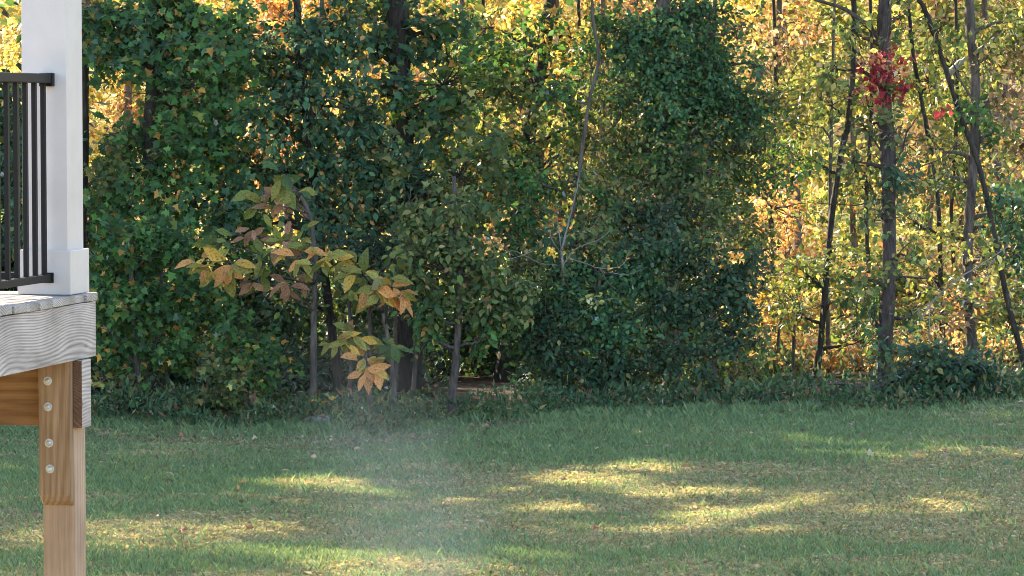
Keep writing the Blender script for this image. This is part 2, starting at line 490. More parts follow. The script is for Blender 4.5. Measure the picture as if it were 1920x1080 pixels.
PAL = {
 'maple':  [((.042,.115,.040), 4), ((.062,.150,.046), 3), ((.034,.085,.042), 3), ((.12,.16,.04), .8), ((.34,.22,.07), .5)],
 'teal':   [((.040,.105,.065), 4), ((.058,.135,.080), 3), ((.030,.075,.050), 3), ((.10,.14,.050), 1.5), ((.34,.22,.10), .5)],
 'olive':  [((.085,.130,.048), 4), ((.130,.155,.065), 3), ((.055,.095,.045), 3), ((.22,.20,.085), 1.3), ((.26,.17,.10), .35)],
 'fine':   [((.040,.110,.060), 4), ((.060,.140,.062), 3), ((.030,.078,.050), 2), ((.12,.16,.05), .9)],
 'shrub':  [((.040,.100,.060), 4), ((.060,.120,.058), 3), ((.075,.105,.055), 2), ((.18,.18,.075), .7), ((.034,.070,.045), 3)],
 'light':  [((.15,.20,.055), 4), ((.24,.27,.075), 3), ((.09,.13,.045), 3), ((.42,.36,.12), 1.8), ((.44,.28,.14), .8)],
 'lime':   [((.27,.30,.065), 4), ((.40,.38,.10), 3), ((.14,.19,.05), 3), ((.56,.48,.16), 2), ((.55,.36,.14), .8)],
 'yellow': [((.56,.44,.10), 4), ((.64,.54,.22), 3), ((.54,.34,.10), 2), ((.26,.28,.07), 2.5), ((.66,.54,.36), 1.8)],
 'orange': [((.54,.27,.10), 4), ((.62,.39,.18), 3), ((.44,.20,.09), 2.2), ((.60,.46,.17), 2), ((.62,.44,.34), 1.8), ((.20,.22,.07), 1)],
 'rust':   [((.28,.18,.12), 4), ((.36,.25,.17), 3), ((.20,.15,.08), 3), ((.16,.17,.07), 2), ((.44,.32,.22), 1)],
 'red':    [((.42,.06,.075), 4), ((.52,.15,.13), 3), ((.28,.03,.045), 3), ((.55,.30,.18), 1.5), ((.20,.05,.05), 2)],
 'weed':   [((.060,.120,.060), 4), ((.085,.140,.060), 3), ((.14,.15,.07), 2), ((.24,.19,.10), .9), ((.24,.12,.08), .5)],
}
for _k, _m in {'maple': (1.55, 1.32, 1.05), 'teal': (1.55, 1.32, 1.1), 'olive': (1.32, 1.25, 1.0), 'fine': (1.7, 1.45, 1.2), 'shrub': (1.25, 1.12, 1.0)}.items():
    PAL[_k] = [(tuple(a*b for a, b in zip(c, _m)), q) for c, q in PAL[_k]]
def pick_cols(pal, n, var=0.28, patch=None):
    cs = np.array([c for c, _ in PAL[pal]]); ws = np.array([q for _, q in PAL[pal]], float); ws /= ws.sum()
    idx = rng.choice(len(cs), size=n, p=ws)
    c = cs[idx] * np.exp(rng.normal(0, var, n))[:, None]
    return np.clip(c, 0.004, 0.8)

# sun patches that the crowns are cut open for: (px, py, half width, half depth in px) on the lawn
PATCHES = [(600, 912, 150, 16), (525, 999, 85, 9), (1185, 911, 175, 22), (1060, 967, 110, 13), (1400, 985, 160, 13), (1560, 975, 90, 8), (1500, 1022, 140, 9),
           (1870, 990, 80, 14), (1040, 1050, 95, 9), (1240, 945, 60, 6), (15, 945, 40, 8), (870, 940, 60, 5), (1320, 950, 130, 8), (1240, 1003, 130, 7), (1690, 1000, 90, 7), (960, 925, 90, 5), (25, 885, 40, 6), (720, 925, 50, 5)]
_P = []
for px, py, hx, hy in PATCHES:
    d = at(px, py, 10.0) - CAM
    def hit(py_):
        d = at(px, py_, 10.0) - CAM
        return CAM + d * (-CAM[2] / d[2])
    c = hit(py); near = hit(py + hy); far = hit(py - hy)
    _P.append((c[0], c[1], hx / F_PX * c[1], (far[1] - near[1]) / 2))
def sunlit_mask(p, keep=0.02):
    """True for leaves that stand in one of the shafts of sun (the crowns have gaps there)."""
    t = p[:, 2] / SUN[2]
    g = p - t[:, None] * SUN
    hitm = np.zeros(len(p), bool)
    wob = (vnoise(g * np.array([1, 1, 0]), 1.7) - .5) * 0.9 + (vnoise(g * np.array([1, 1, 0]), 4.5) - .5) * 0.5
    for cx, cy, hx, hy in _P:
        e = ((g[:, 0]-cx)/hx)**2 + ((g[:, 1]-cy)/hy)**2
        hitm |= (e + wob * 1.15) < 1.0
    return hitm & (rng.random(len(p)) > keep)

class Leaves:
    """Gathers leaves of one crown, then writes them as one mesh."""
    def __init__(s, kind, size, pal, sizevar=0.22):
        s.kind, s.size, s.pal, s.sv = kind, size, pal, sizevar
        s.p, s.d, s.n, s.c, s.s = [], [], [], [], []
    def put(s, p, d, n, pal=None, scale=1.0, bright=1.0):
        k = len(p)
        s.p.append(p); s.d.append(d); s.n.append(n)
        s.c.append(pick_cols(pal or s.pal, k) * bright)
        s.s.append(s.size * scale * np.exp(rng.normal(0, s.sv, k)))
    def sprays(s, centres, axes, per, length, spread, face, pal=None, scale=1.0, jitter=0.5):
        """Leafy twigs: leaves left and right of an axis, blades turned to the light."""
        n = len(centres)
        k = n * per
        c = np.repeat(centres, per, 0); a = np.repeat(axes, per, 0)
        t = np.tile(np.linspace(-0.5, 0.5, per), n) + rng.normal(0, .06, k)
        up = norm(np.array(face)[None, :] + jitter * np.repeat(rand_unit(n), per, 0))
        side = norm(np.cross(a, up))
        sg = np.where(np.tile(np.arange(per) % 2, n) == 0, 1.0, -1.0)
        p = c + a * (t * length)[:, None] + side * (sg * spread * rng.random(k))[:, None] + rng.normal(0, spread * .35, (k, 3))
        d = norm(a * 0.55 + side * sg[:, None] * 0.8 + rng.normal(0, .35, (k, 3)) + np.array([0, 0, -.35]))
        nn = norm(up + rng.normal(0, .42, (k, 3)))
        s.put(p, d, nn, pal, scale)
    def clump(s, c, r, cover, pal=None, blobs=9, face=(0, -.55, .6), per=10, scale=1.0, shell=0.5, lum=None):
        """A leafy mass round c with half axes r, cover = how many leaf layers one looks through."""
        area = TEMPL[s.kind][2] * (s.size * scale) ** 2
        total = cover * math.pi * r[0] * r[2] / area
        bc = rand_unit(blobs) * (rng.random(blobs)[:, None] ** 0.45) * np.array(r) * 0.78 + np.array(c)
        br = (0.20 + 0.26 * rng.random(blobs)) * min(r[0], r[2]) * (9.0 / max(9, blobs)) ** .25 + 0.03
        wts = br ** 2; wts /= wts.sum()
        ns = max(2, int(total / per))
        bi = rng.choice(blobs, size=ns, p=wts)
        u = rand_unit(ns)
        rad = (shell + (1-shell) * rng.random(ns)) ** 1.0
        pos = bc[bi] + u * (br[bi] * rad)[:, None] * np.array([1.15, 1.0, .9])
        loose = rng.random(ns) < 0.24
        gp = np.clip(rng.normal(0, .50, (ns, 3)), -1.25, 1.25) * np.array(r) + np.array(c)
        pos = np.where(loose[:, None], gp, pos)
        ax = norm(u + 0.6 * rand_unit(ns) + np.array([0, -.1, -.15]))
        ln = s.size * scale * per * 0.34
        s.sprays(pos, ax, per, ln, s.size * scale * 0.55, face, pal, scale)
        return bc
    def build(s, name, mat, parent=None, carve=True, keep_out=None):
        v, f, _ = TEMPL[s.kind]
        p = np.concatenate(s.p); d = np.concatenate(s.d); n = np.concatenate(s.n); c = np.concatenate(s.c); sz = np.concatenate(s.s)
        ok = np.ones(len(p), bool)
        if carve:
            ok &= ~((p[:, 1] > 36) & (p[:, 1] < 52) & sunlit_mask(p))
        ok &= p[:, 2] > gz(p[:, 0], p[:, 1]) + 0.01
        p, d, n, c, sz = p[ok], d[ok], n[ok], c[ok], sz[ok]
        d = norm(d); x = norm(np.cross(d, n)); z = np.cross(x, d)
        V = p[:, None, :] + sz[:, None, None] * (v[None, :, 0:1]*x[:, None] + v[None, :, 1:2]*d[:, None] + v[None, :, 2:3]*z[:, None])
        k = len(v)
        Fc = (f[None] + (np.arange(len(p))*k)[:, None, None]).reshape(-1, 3)
        if parent is not None:
            V = V - np.array(parent.location)
        o = link(name, mesh_np(name, V.reshape(-1, 3), Fc, mat, np.repeat(c, len(f), 0)), parent)
        return o

# ------------------------------------------------------------------ wood of trees
def smooth_path(pts, k=5, wob=0.0):
    pts = np.asarray(pts, float)
    P = np.vstack([2*pts[0]-pts[1], pts, 2*pts[-1]-pts[-2]])
    out = []
    for i in range(1, len(P)-2):
        for t in np.linspace(0, 1, k, endpoint=False):
            a, b, c, d = P[i-1], P[i], P[i+1], P[i+2]
            out.append(.5*((2*b)+(-a+c)*t+(2*a-5*b+4*c-d)*t*t+(-a+3*b-3*c+d)*t**3))
    out.append(P[-2])
    out = np.array(out)
    if wob:
        out[1:-1] += rng.normal(0, wob, (len(out)-2, 3))
    return out

def limb(mb, a, b, r0, r1=0.006, sag=0.08, n=6):
    a, b = np.array(a), np.array(b)
    m1 = a + (b-a)*.35 + rng.normal(0, .05, 3)*np.linalg.norm(b-a) + np.array([0, 0, sag*np.linalg.norm(b-a)])
    m2 = a + (b-a)*.7 + rng.normal(0, .06, 3)*np.linalg.norm(b-a) + np.array([0, 0, sag*.7*np.linalg.norm(b-a)])
    q = smooth_path([a, m1, m2, b], 4, 0.006)
    mb.tube(q, np.linspace(r0, r1, len(q)), n)

def twigs(mb, centres, root, r=0.005, k=3):
    for c in centres:
        limb(mb, root, c, r*1.6, r*.6, 0.03, 4)
        for _ in range(k):
            limb(mb, c, c + rng.normal(0, .28, 3), r*.8, r*.35, 0, 4)

TREE_ROOTS = []
def tree(name, label, cat, base_px, trunk_px, Y, width_px, kind, size, pal, clumps, group=None, bark=None, upper=None, grow=True, cover=1.72, blobs=13, leafmat=None, extra=None, upper_to=14.5, top=None, face=(0, -.55, .6), carve=True):
    """A tree standing at base_px: trunk along trunk_px (pixels, bottom to top), leafy masses given in pixels."""
    b = at(base_px[0], base_px[1], Y)
    b[2] = float(gz(b[0], Y)) - 0.03
    root = empty(name, tuple(b), label=label, cat=cat, group=group)
    pts = [b] + [at(x, y, Y + dy) for (x, y, dy) in [(t if len(t) == 3 else (*t, 0)) for t in trunk_px]]
    if grow:
        last, prev = pts[-1], pts[-2]
        h = last.copy()
        dirn = norm((last - prev))
        zt = upper_to * .8
        for zz in np.linspace(last[2] + 1.5, zt, 4):
            h = h + np.array([dirn[0]*.4 + rng.normal(0, .15), rng.normal(0, .15), 0]); h[2] = zz
            pts.append(h.copy())
    path = smooth_path(pts, 16, 0.0015)
    r0 = width_px / 2 / F_PX * Y
    zz = (path[:, 2] - path[0, 2])
    rad = r0 * (1 - 0.55 * np.clip(zz / max(upper_to if grow else zz.max()*1.15, .5), 0, 1)) * (1 + .5*np.exp(-zz/0.18)) * (1 + rng.normal(0, .035, len(zz)))
    mb = MB()
    mb.tube(path, rad, 14, rough=.28)
    lv = Leaves(kind, size, pal)
    for cl in clumps:
        px, py, rx, ry = cl[:4]
        o = cl[4] if len(cl) > 4 else {}
        Yc = Y + o.get('dy', 0.0)
        c = at(px, py, Yc); s = Yc / F_PX
        rr = (rx*s, o.get('depth', max(.35, min(rx, ry)*s*.9)), ry*s)
        bc = lv.clump(c, rr, o.get('cover', cover), o.get('pal'), o.get('blobs', blobs), o.get('face', face), scale=o.get('scale', 1.0))
        # a limb from the trunk out to the mass
        j = int(np.argmin(np.abs(path[:, 2] - (c[2] - rr[2]*.5)) + 0.15*np.abs(path[:, 0]-c[0])))
        limb(mb, path[j], c, min(rad[j]*.6, .035), .008, 0.06)
        twigs(mb, bc[:max(3, len(bc)//2)], c, 0.005, 2)
    if extra: extra(mb, path, lv)
    mo = mb.mesh('trunk', bark or M_BARK, True)
    mo.transform(Matrix.Translation(-Vector(b)))
    link('trunk', mo, root)
    if lv.p:
        o = lv.build('crown', leafmat or M_LEAF, root, carve=carve)
        o['kind'] = 'stuff'
    if upper:
        tx, ty, n, rx = upper
        up = Leaves('diamond', 0.17, top or pal)
        tb = path[-1]
        for _ in range(n):
            a = rng.random()*2*math.pi; q = math.sqrt(rng.random())*rx
            z = 6.2 + rng.random()*(upper_to-6.0)
            c = np.array([tb[0] + tx + q*math.cos(a), tb[1] + ty + q*math.sin(a)*.75, z])
            up.clump(c, (1.35, 1.2, 1.0), 1.9, None, 6, (0, 0, 1), 9)
            mm = MB()
        o = up.build('upper_crown', M_LEAF, root)
        o['kind'] = 'stuff'
    TREE_ROOTS.append(root)
    return root

# ------------------------------------------------------------------ the trees and shrubs at the edge of the wood
tree('slim_tree', 'slim dark tree trunk rising right beside the white porch column', 'tree', (150, 790), [(150, 600), (156, 330), (158, 150), (156, -30)], 42.0, 20,
     'ovate', .085, 'teal', [(120, 60, 60, 70), (70, 250, 70, 120), (60, 420, 80, 120), (150, 30, 70, 60, {'pal': 'rust', 'cover': 2}), (40, 650, 90, 130, {'pal': 'shrub'})], bark=M_BARK_DARK, upper=(-.5, .5, 10, 2.4), upper_to=14)
tree('maple_tree', 'dark green maple tree with vine-wrapped trunk nearest the porch', 'tree', (292, 785), [(292, 600), (286, 420), (284, 250), (290, 80), (296, -30)], 41.2, 34,
     'maple', .088, 'maple', [(250, 60, 95, 75), (360, 40, 90, 70), (420, 150, 70, 70), (330, 160, 70, 60), (200, 110, 40, 45, {'cover': 2}), (300, 330, 95, 80, {'dy': -.4}), (215, 300, 60, 70, {'pal': 'olive', 'cover': 2.2}), (390, 270, 70, 90), (420, 370, 70, 60, {'pal': 'teal'}),
      (340, 240, 60, 60, {'dy': -.5}), (290, 20, 130, 50), (410, 220, 60, 60), (200, 40, 60, 60, {'cover': 2}), (200, 380, 60, 50), (330, 400, 90, 50), (450, 50, 40, 60), (240, 260, 40, 50, {'cover': 2}), (320, 200, 190, 220, {'cover': .8, 'pal': 'maple', 'blobs': 40, 'depth': 1.0, 'dy': -.3}), (300, 80, 170, 110, {'cover': 0.9, 'pal': 'teal', 'blobs': 40, 'depth': 1.0})], bark=M_BARK_DARK, upper=(0, .8, 13, 2.8), upper_to=15)
tree('maple_bush', 'broad dark green maple bush beside the wooden deck post', 'bush', (260, 792), [(258, 700), (250, 600), (245, 480)], 39.9, 14,
     'maple', .085, 'maple', [(240, 470, 85, 80), (330, 470, 70, 75), (250, 580, 95, 75, {'cover': 3.6}), (360, 560, 70, 70), (220, 660, 70, 50), (320, 660, 70, 45), (195, 540, 45, 80), (400, 590, 55, 55), (225, 720, 40, 25, {'pal': 'olive', 'cover': 2}), (250, 760, 90, 30, {'cover': 2, 'pal': 'shrub'}), (370, 750, 70, 36, {'cover': 2, 'pal': 'shrub'}), (200, 710, 28, 22, {'pal': 'lime', 'cover': 1.6}), (240, 712, 16, 14, {'pal': 'rust', 'cover': 1.5, 'blobs': 3})],
     grow=False, cover=3.2)
tree('low_maple_shrub', 'low yellow-green maple shrub spreading over the lawn edge left of the pale sapling', 'bush', (470, 796), [(470, 740), (465, 670)], 39.5, 9,
     'maple', .076, 'maple', [(470, 650, 75, 45, {'cover': 3}), (420, 690, 60, 40, {'pal': 'olive'}), (510, 690, 50, 40), (460, 735, 90, 40, {'pal': 'olive', 'cover': 2.4}), (440, 620, 40, 40), (490, 770, 70, 22, {'pal': 'light', 'cover': 1.3})], grow=False)
tree('dogwood_tree', 'slender tree with blue-green leaves above the large-leaved saplings', 'tree', (640, 788), [(625, 640), (600, 450), (588, 320), (578, 240), (560, 120), (555, -30)], 41.8, 17,
     'ovate', .095, 'teal', [(520, 130, 90, 70), (620, 110, 70, 75), (600, 200, 80, 60), (480, 215, 60, 60), (540, 250, 60, 45, {'cover': 2.2}), (680, 190, 50, 60), (460, 90, 50, 50), (660, 300, 70, 60), (560, 340, 60, 50, {'cover': 2}), (700, 370, 70, 70), (630, 400, 60, 60, {'pal': 'olive'}),
      (450, 310, 60, 60), (530, 180, 90, 60), (650, 40, 60, 60), (700, 240, 60, 70), (400, 130, 50, 60), (600, 300, 50, 50), (640, 230, 60, 50), (500, 330, 60, 50), (580, 180, 200, 200, {'cover': .7, 'pal': 'teal', 'blobs': 40, 'depth': 1.0, 'dy': -.3}), (600, 400, 200, 150, {'cover': .9, 'pal': 'teal', 'blobs': 40, 'depth': .8}), (560, 60, 180, 80, {'cover': 0.6, 'pal': 'teal', 'blobs': 40, 'depth': 1.0}), (480, 420, 60, 60, {'pal': 'maple'}), (560, 560, 70, 60, {'pal': 'shrub'}), (430, 420, 50, 60, {'pal': 'shrub'})], bark=M_BARK_DARK, upper=(0, .8, 12, 2.6), upper_to=14)
tree('oak_tree', 'thick dark oak trunk half hidden by leaves above the leaning sapling', 'tree', (772, 785), [(768, 650), (760, 450), (755, 300), (750, 150), (745, -30)], 42.6, 44,
     'maple', .092, 'teal', [(740, 40, 75, 70), (800, 90, 50, 60, {'cover': 2}), (700, 100, 50, 60), (800, 230, 50, 70, {'cover': 2.3}), (700, 270, 50, 50, {'cover': 2}), (690, 420, 60, 60, {'pal': 'shrub'}), (810, 380, 70, 70, {'cover': 2.6}), (740, 480, 70, 60, {'pal': 'shrub'}), (730, 180, 50, 50, {'cover': 1.6, 'dy': -.4}), (770, 300, 60, 50, {'cover': 1.8, 'dy': -.4}), (720, 340, 60, 60), (850, 60, 50, 60, {'cover': 1.5}), (840, 180, 50, 60, {'cover': 1.5}), (860, 300, 60, 60, {'cover': 1.5, 'pal': 'olive'}), (830, 160, 170, 190, {'cover': .6, 'pal': 'maple', 'blobs': 40, 'depth': 1.0}), (860, 330, 180, 150, {'cover': .7, 'pal': 'olive', 'blobs': 40, 'depth': 1.0, 'dy': -1})], bark=M_BARK_DARK, upper=(0, .8, 14, 3.0), upper_to=15.5)
tree('leaning_sapling', 'grey-brown sapling with leaning bare lower trunk in front of the dark hollow', 'sapling', (843, 792), [(846, 760), (852, 700), (857, 640), (862, 560), (858, 440), (850, 330)], 39.7, 16,
     'ovate', .088, 'olive', [(830, 450, 75, 70), (770, 500, 55, 50), (900, 500, 70, 60), (860, 560, 85, 55, {'cover': 3}), (960, 560, 60, 50), (790, 590, 50, 35, {'pal': 'maple'}), (800, 640, 40, 22, {'pal': 'maple', 'cover': 2}), (900, 640, 40, 28, {'pal': 'maple', 'cover': 2.2}), (850, 390, 60, 50, {'cover': 2}), (780, 420, 50, 50)],
     grow=False, cover=2.8)
tree('leaning_tree', 'thick dark trunk leaning rightward among yellow leaves near the top middle', 'tree', (940, 780), [(955, 600), (975, 380), (990, 260), (1003, 180), (1022, 85), (1040, -30)], 44.5, 26,
     'ovate', .10, 'light', [(1000, 40, 90, 50, {'pal': 'yellow', 'cover': 1.3}), (1070, 70, 60, 60, {'pal': 'yellow', 'cover': 1.1}), (930, 110, 60, 60, {'cover': 1.4}), (1060, 140, 60, 40, {'pal': 'yellow', 'cover': 1.0}), (1050, 250, 70, 60, {'cover': 1.2}), (900, 240, 70, 80, {'cover': 1.6}), (940, 350, 60, 60, {'pal': 'olive', 'cover': 1.5}), (880, 60, 60, 60, {'cover': 1.1, 'pal': 'olive'}), (960, 180, 70, 60, {'cover': 1.2, 'pal': 'olive', 'dy': -2}), (880, 180, 60, 60, {'cover': 1.2, 'pal': 'olive', 'dy': -2}), (1060, 190, 60, 60, {'cover': 1.2, 'pal': 'maple', 'dy': -2}), (950, 300, 80, 60, {'cover': 1.6, 'pal': 'maple', 'dy': -2}), (880, 360, 70, 60, {'cover': 1.8, 'pal': 'olive', 'dy': -2}), (1100, 250, 50, 60, {'cover': 1, 'pal': 'olive', 'dy': -2}), (990, 120, 170, 150, {'cover': .65, 'pal': 'maple', 'blobs': 40, 'depth': 1.0, 'dy': -1}), (1020, 320, 170, 150, {'cover': .75, 'pal': 'olive', 'blobs': 40, 'depth': 1.0, 'dy': -2})],
     bark=M_BARK_DARK, upper=(0, .5, 11, 2.6), upper_to=15, leafmat=M_FAR)
tree('thin_curved_tree', 'thin pale trunk curving up from the dead branches to the top', 'sapling', (1030, 785), [(1040, 640), (1050, 470), (1074, 400), (1090, 290), (1105, 190), (1122, 110), (1112, 40), (1108, -30)], 41.0, 7,
     'ovate', .08, 'teal', [(1010, 350, 50, 50, {'pal': 'maple', 'cover': 2}), (990, 390, 55, 45, {'pal': 'maple'}), (1080, 330, 45, 60, {'cover': 1.2, 'pal': 'olive'}), (1040, 180, 50, 30, {'cover': 1.6, 'pal': 'maple'}), (960, 430, 60, 45, {'pal': 'maple'}), (1120, 420, 60, 45, {'pal': 'olive', 'cover': 1.8})],
     bark=M_BARK, upper=(0, .8, 8, 2.0), upper_to=13)
def dead_wood(mb, path, lv):
    Y = 39.9
    for pts, r in [([(1052, 470), (1046, 420), (1042, 380)], .012), ([(1052, 470), (1068, 410), (1080, 360), (1088, 320)], .016), ([(1055, 498), (1075, 470), (1100, 458), (1130, 445), (1145, 430)], .013),
                   ([(1068, 485), (1100, 495), (1125, 503), (1165, 498), (1182, 470)], .011), ([(1125, 503), (1140, 530), (1160, 545)], .007), ([(1140, 510), (1175, 515), (1215, 500)], .007), ([(1052, 475), (1035, 450), (1030, 420)], .007),
                   ([(1055, 498), (1010, 492), (960, 470), (925, 488)], .007), ([(1000, 470), (960, 485), (900, 490)], .006), ([(1080, 440), (1105, 430), (1130, 400)], .006)]:
        q = smooth_path([at(x, y, Y + rng.normal(0, .08)) for x, y in pts], 4, .003)
        mb.tube(q, np.linspace(r*.8, r*.3, len(q)), 6)
tree('dead_shrub', 'leafless pale grey dead shrub with forked branches amid dark bushes', 'dead shrub', (1070, 790), [(1068, 700, 1.1), (1060, 600, .9), (1056, 530, .3), (1055, 498), (1052, 470)], 39.9, 9,
     'ovate', .07, 'yellow', [(1110, 560, 20, 10, {'cover': 1, 'blobs': 2})], grow=False, bark=M_BARK_PALE, extra=dead_wood)
tree('cedar_tree', 'large rounded dark tree with fine foliage against the yellow wood', 'tree', (1260, 785), [(1260, 600), (1255, 400), (1250, 200), (1245, -30)], 42.2, 30,
     'ovate', .068, 'fine', [(1180, 60, 60, 70, {'blobs': 26}), (1260, 40, 75, 60, {'blobs': 26}), (1230, 150, 80, 60, {'blobs': 26}), (1320, 110, 65, 65, {'blobs': 26}), (1370, 190, 60, 55, {'blobs': 26}), (1410, 205, 38, 38), (1300, 40, 60, 60, {'blobs': 20}), (1345, 150, 60, 60, {'blobs': 20}), (1290, 160, 80, 60, {'blobs': 20}), (1200, 110, 60, 60, {'blobs': 20}), (1390, 240, 60, 40), (1300, 210, 70, 50), (1240, 240, 70, 45, {'cover': 2.6}), (1330, 270, 60, 40, {'cover': 2.2}), (1170, 190, 40, 60, {'cover': 2}),
      (1200, 330, 60, 45, {'cover': 1.8, 'pal': 'olive'}), (1290, 340, 70, 45, {'cover': 2, 'pal': 'maple'}), (1380, 290, 55, 50, {'cover': 1.8, 'pal': 'olive'}), (1220, 400, 65, 40, {'cover': 1.7, 'pal': 'olive'}), (1330, 420, 60, 35, {'cover': 1.2, 'pal': 'light'}), (1250, 300, 90, 50, {'cover': 2, 'pal': 'maple', 'dy': -.6}), (1180, 280, 50, 60, {'cover': 1.6, 'pal': 'olive'}), (1260, 380, 80, 50, {'cover': 1.8, 'pal': 'olive', 'dy': -.6}), (1360, 360, 60, 50, {'cover': 1.6, 'pal': 'maple'}), (1180, 430, 70, 40, {'cover': 1.6, 'pal': 'olive', 'dy': -.6}), (1400, 420, 50, 60, {'cover': 1.4, 'pal': 'olive'}), (1270, 450, 80, 40, {'cover': 1.6, 'pal': 'olive', 'dy': -.6}), (1270, 130, 170, 170, {'cover': 1.3, 'pal': 'fine', 'blobs': 40, 'depth': 1.0}), (1270, 330, 180, 130, {'cover': .9, 'pal': 'olive', 'blobs': 40, 'depth': 1.0, 'dy': -.4}), (1230, 400, 130, 60, {'cover': 1.6, 'pal': 'shrub', 'blobs': 20, 'dy': -1}), (1340, 400, 90, 60, {'cover': 1.4, 'pal': 'olive', 'blobs': 20, 'dy': -1}), (1140, 390, 60, 60, {'cover': 1.4, 'pal': 'maple', 'blobs': 14, 'dy': -1}), (1140, 60, 50, 70, {'cover': 1.2, 'pal': 'maple'}), (1420, 120, 34, 40, {'cover': .8}), (1450, 190, 40, 60, {'cover': .7, 'pal': 'olive'}), (1455, 330, 40, 60, {'cover': .7, 'pal': 'maple'}), (1110, 130, 50, 100, {'cover': .9, 'pal': 'maple'}), (1350, 20, 60, 30, {'cover': .7}), (1435, 260, 34, 50, {'cover': .9, 'pal': 'olive'}), (1400, 330, 60, 40, {'cover': 1.2, 'pal': 'maple'}), (1380, 60, 30, 50, {'cover': .7, 'pal': 'olive'}), (1430, 470, 40, 60, {'cover': 1.1, 'pal': 'olive'}), (1150, 240, 60, 200, {'cover': .7, 'pal': 'olive', 'blobs': 40, 'depth': 1.0})],
     upper=(-.4, .8, 13, 2.6), upper_to=14, cover=2.6, top='fine', blobs=18)
tree('dark_thicket_shrub', 'wide rounded blue-green shrub below the dead branches', 'bush', (1130, 792), [(1130, 720), (1120, 600), (1125, 520)], 40.3, 12,
     'ovate', .072, 'shrub', [(1090, 520, 90, 60, {'pal': 'fine'}), (1180, 500, 80, 50, {'pal': 'fine'}), (1040, 590, 80, 60), (1140, 600, 90, 60, {'pal': 'fine'}), (1230, 570, 70, 60), (1060, 690, 80, 60), (1150, 690, 80, 60), (1010, 640, 60, 40), (1230, 680, 70, 55, {'cover': 2.2}), (1090, 750, 110, 32, {'cover': 2.4}), (1000, 765, 60, 22, {'cover': 2}), (1105, 765, 40, 16, {'pal': 'lime', 'cover': .8}), (1000, 500, 70, 50, {'pal': 'olive', 'cover': 2}), (1120, 450, 70, 40, {'cover': 1.6, 'pal': 'olive'}), (1230, 460, 80, 45, {'cover': 2}), (960, 620, 60, 60, {'cover': 1.6, 'pal': 'maple'}), (1050, 460, 50, 40, {'cover': 1.3, 'pal': 'teal'})],
     grow=False, cover=3.4)
tree('round_hedge_shrub', 'dark green shrub filling the gap before the sunlit opening', 'bush', (1340, 785), [(1340, 720), (1335, 600), (1330, 520)], 40.4, 11,
     'ovate', .075, 'shrub', [(1280, 500, 70, 45), (1350, 540, 65, 60), (1290, 590, 70, 50), (1370, 620, 55, 50), (1310, 660, 60, 40, {'cover': 2}), (1395, 570, 36, 60, {'cover': 2.4}), (1420, 640, 34, 60, {'cover': 1.2, 'pal': 'olive'}), (1330, 470, 70, 40, {'cover': 1.6, 'pal': 'olive'}), (1410, 500, 40, 40, {'cover': 1.3}), (1290, 730, 80, 40, {'pal': 'shrub', 'cover': 2.4}), (1240, 765, 90, 24, {'pal': 'shrub', 'cover': 2.2}), (1350, 755, 60, 26, {'pal': 'olive', 'cover': 1.6}), (1370, 710, 50, 30, {'pal': 'olive', 'cover': 1.2})],
     grow=False, cover=3.2)
# right-hand side: open, thin trunks against the light
def main_limbs(mb, path, lv):
    Y = 41.0
    for pts, r in [([(1656, 80), (1625, 48), (1590, 20), (1540, 2), (1500, -10)], .036), ([(1663, 330), (1688, 290), (1700, 250), (1720, 220)], .02), ([(1663, 300), (1630, 250), (1600, 220)], .014),
                   ([(1668, 520), (1690, 470), (1730, 440)], .012), ([(1662, 370), (1600, 385), (1520, 380), (1440, 392)], .010), ([(1664, 320), (1640, 290), (1610, 300)], .01), ([(1665, 350), (1700, 320), (1760, 300), (1800, 260)], .012),
                   ([(1665, 545), (1672, 528), (1690, 520), (1740, 522)], .028), ([(1665, 610), (1630, 640), (1590, 690)], .008)]:
        q = smooth_path([at(x, y, Y) for x, y in pts], 5, .004)
        mb.tube(q, np.linspace(r, r*.4, len(q)), 7)
tree('straight_tree', 'tall straight brown trunk with the red creeper, right of middle', 'tree', (1655, 768), [(1655, 700), (1662, 600), (1668, 480), (1665, 330), (1660, 180), (1658, 60), (1658, -30)], 41.0, 29,
     'ovate', .09, 'light', [(1640, 230, 60, 35, {'cover': .9, 'pal': 'olive'}), (1720, 330, 60, 50, {'cover': .9, 'pal': 'olive'}), (1600, 300, 60, 50, {'cover': .8}), (1710, 590, 60, 40, {'cover': .9, 'pal': 'olive'}), (1640, 600, 28, 60, {'cover': 1.6, 'pal': 'teal'}), (1600, 60, 60, 50, {'cover': .8}), (1665, 250, 40, 30, {'cover': 1.0, 'pal': 'olive', 'dy': -.5}), (1650, 400, 50, 40, {'cover': .9, 'pal': 'olive', 'dy': -.5}), (1700, 480, 60, 40, {'cover': .9, 'dy': -.4}), (1620, 530, 50, 40, {'cover': 1, 'pal': 'olive', 'dy': -.4}), (1660, 650, 40, 40, {'cover': 1.4, 'pal': 'teal', 'dy': -.5}), (1680, 330, 50, 40, {'cover': 1, 'pal': 'teal', 'dy': -.4}), (1570, 130, 50, 60, {'cover': .8}), (1690, 30, 50, 50, {'cover': .8})],
     upper=(0, .5, 7, 2.6), upper_to=14, extra=main_limbs, bark=M_BARK_MID)
def fork_limbs(mb, path, lv):
    Y = 42.0
    for pts, r in [([(1828, 190), (1800, 150), (1785, 110)], .02), ([(1825, 320), (1860, 360), (1890, 330), (1920, 300)], .012), ([(1822, 120), (1850, 80), (1890, 40)], .02)]:
        q = smooth_path([at(x, y, Y) for x, y in pts], 5, .004)
        mb.tube(q, np.linspace(r, r*.4, len(q)), 7)
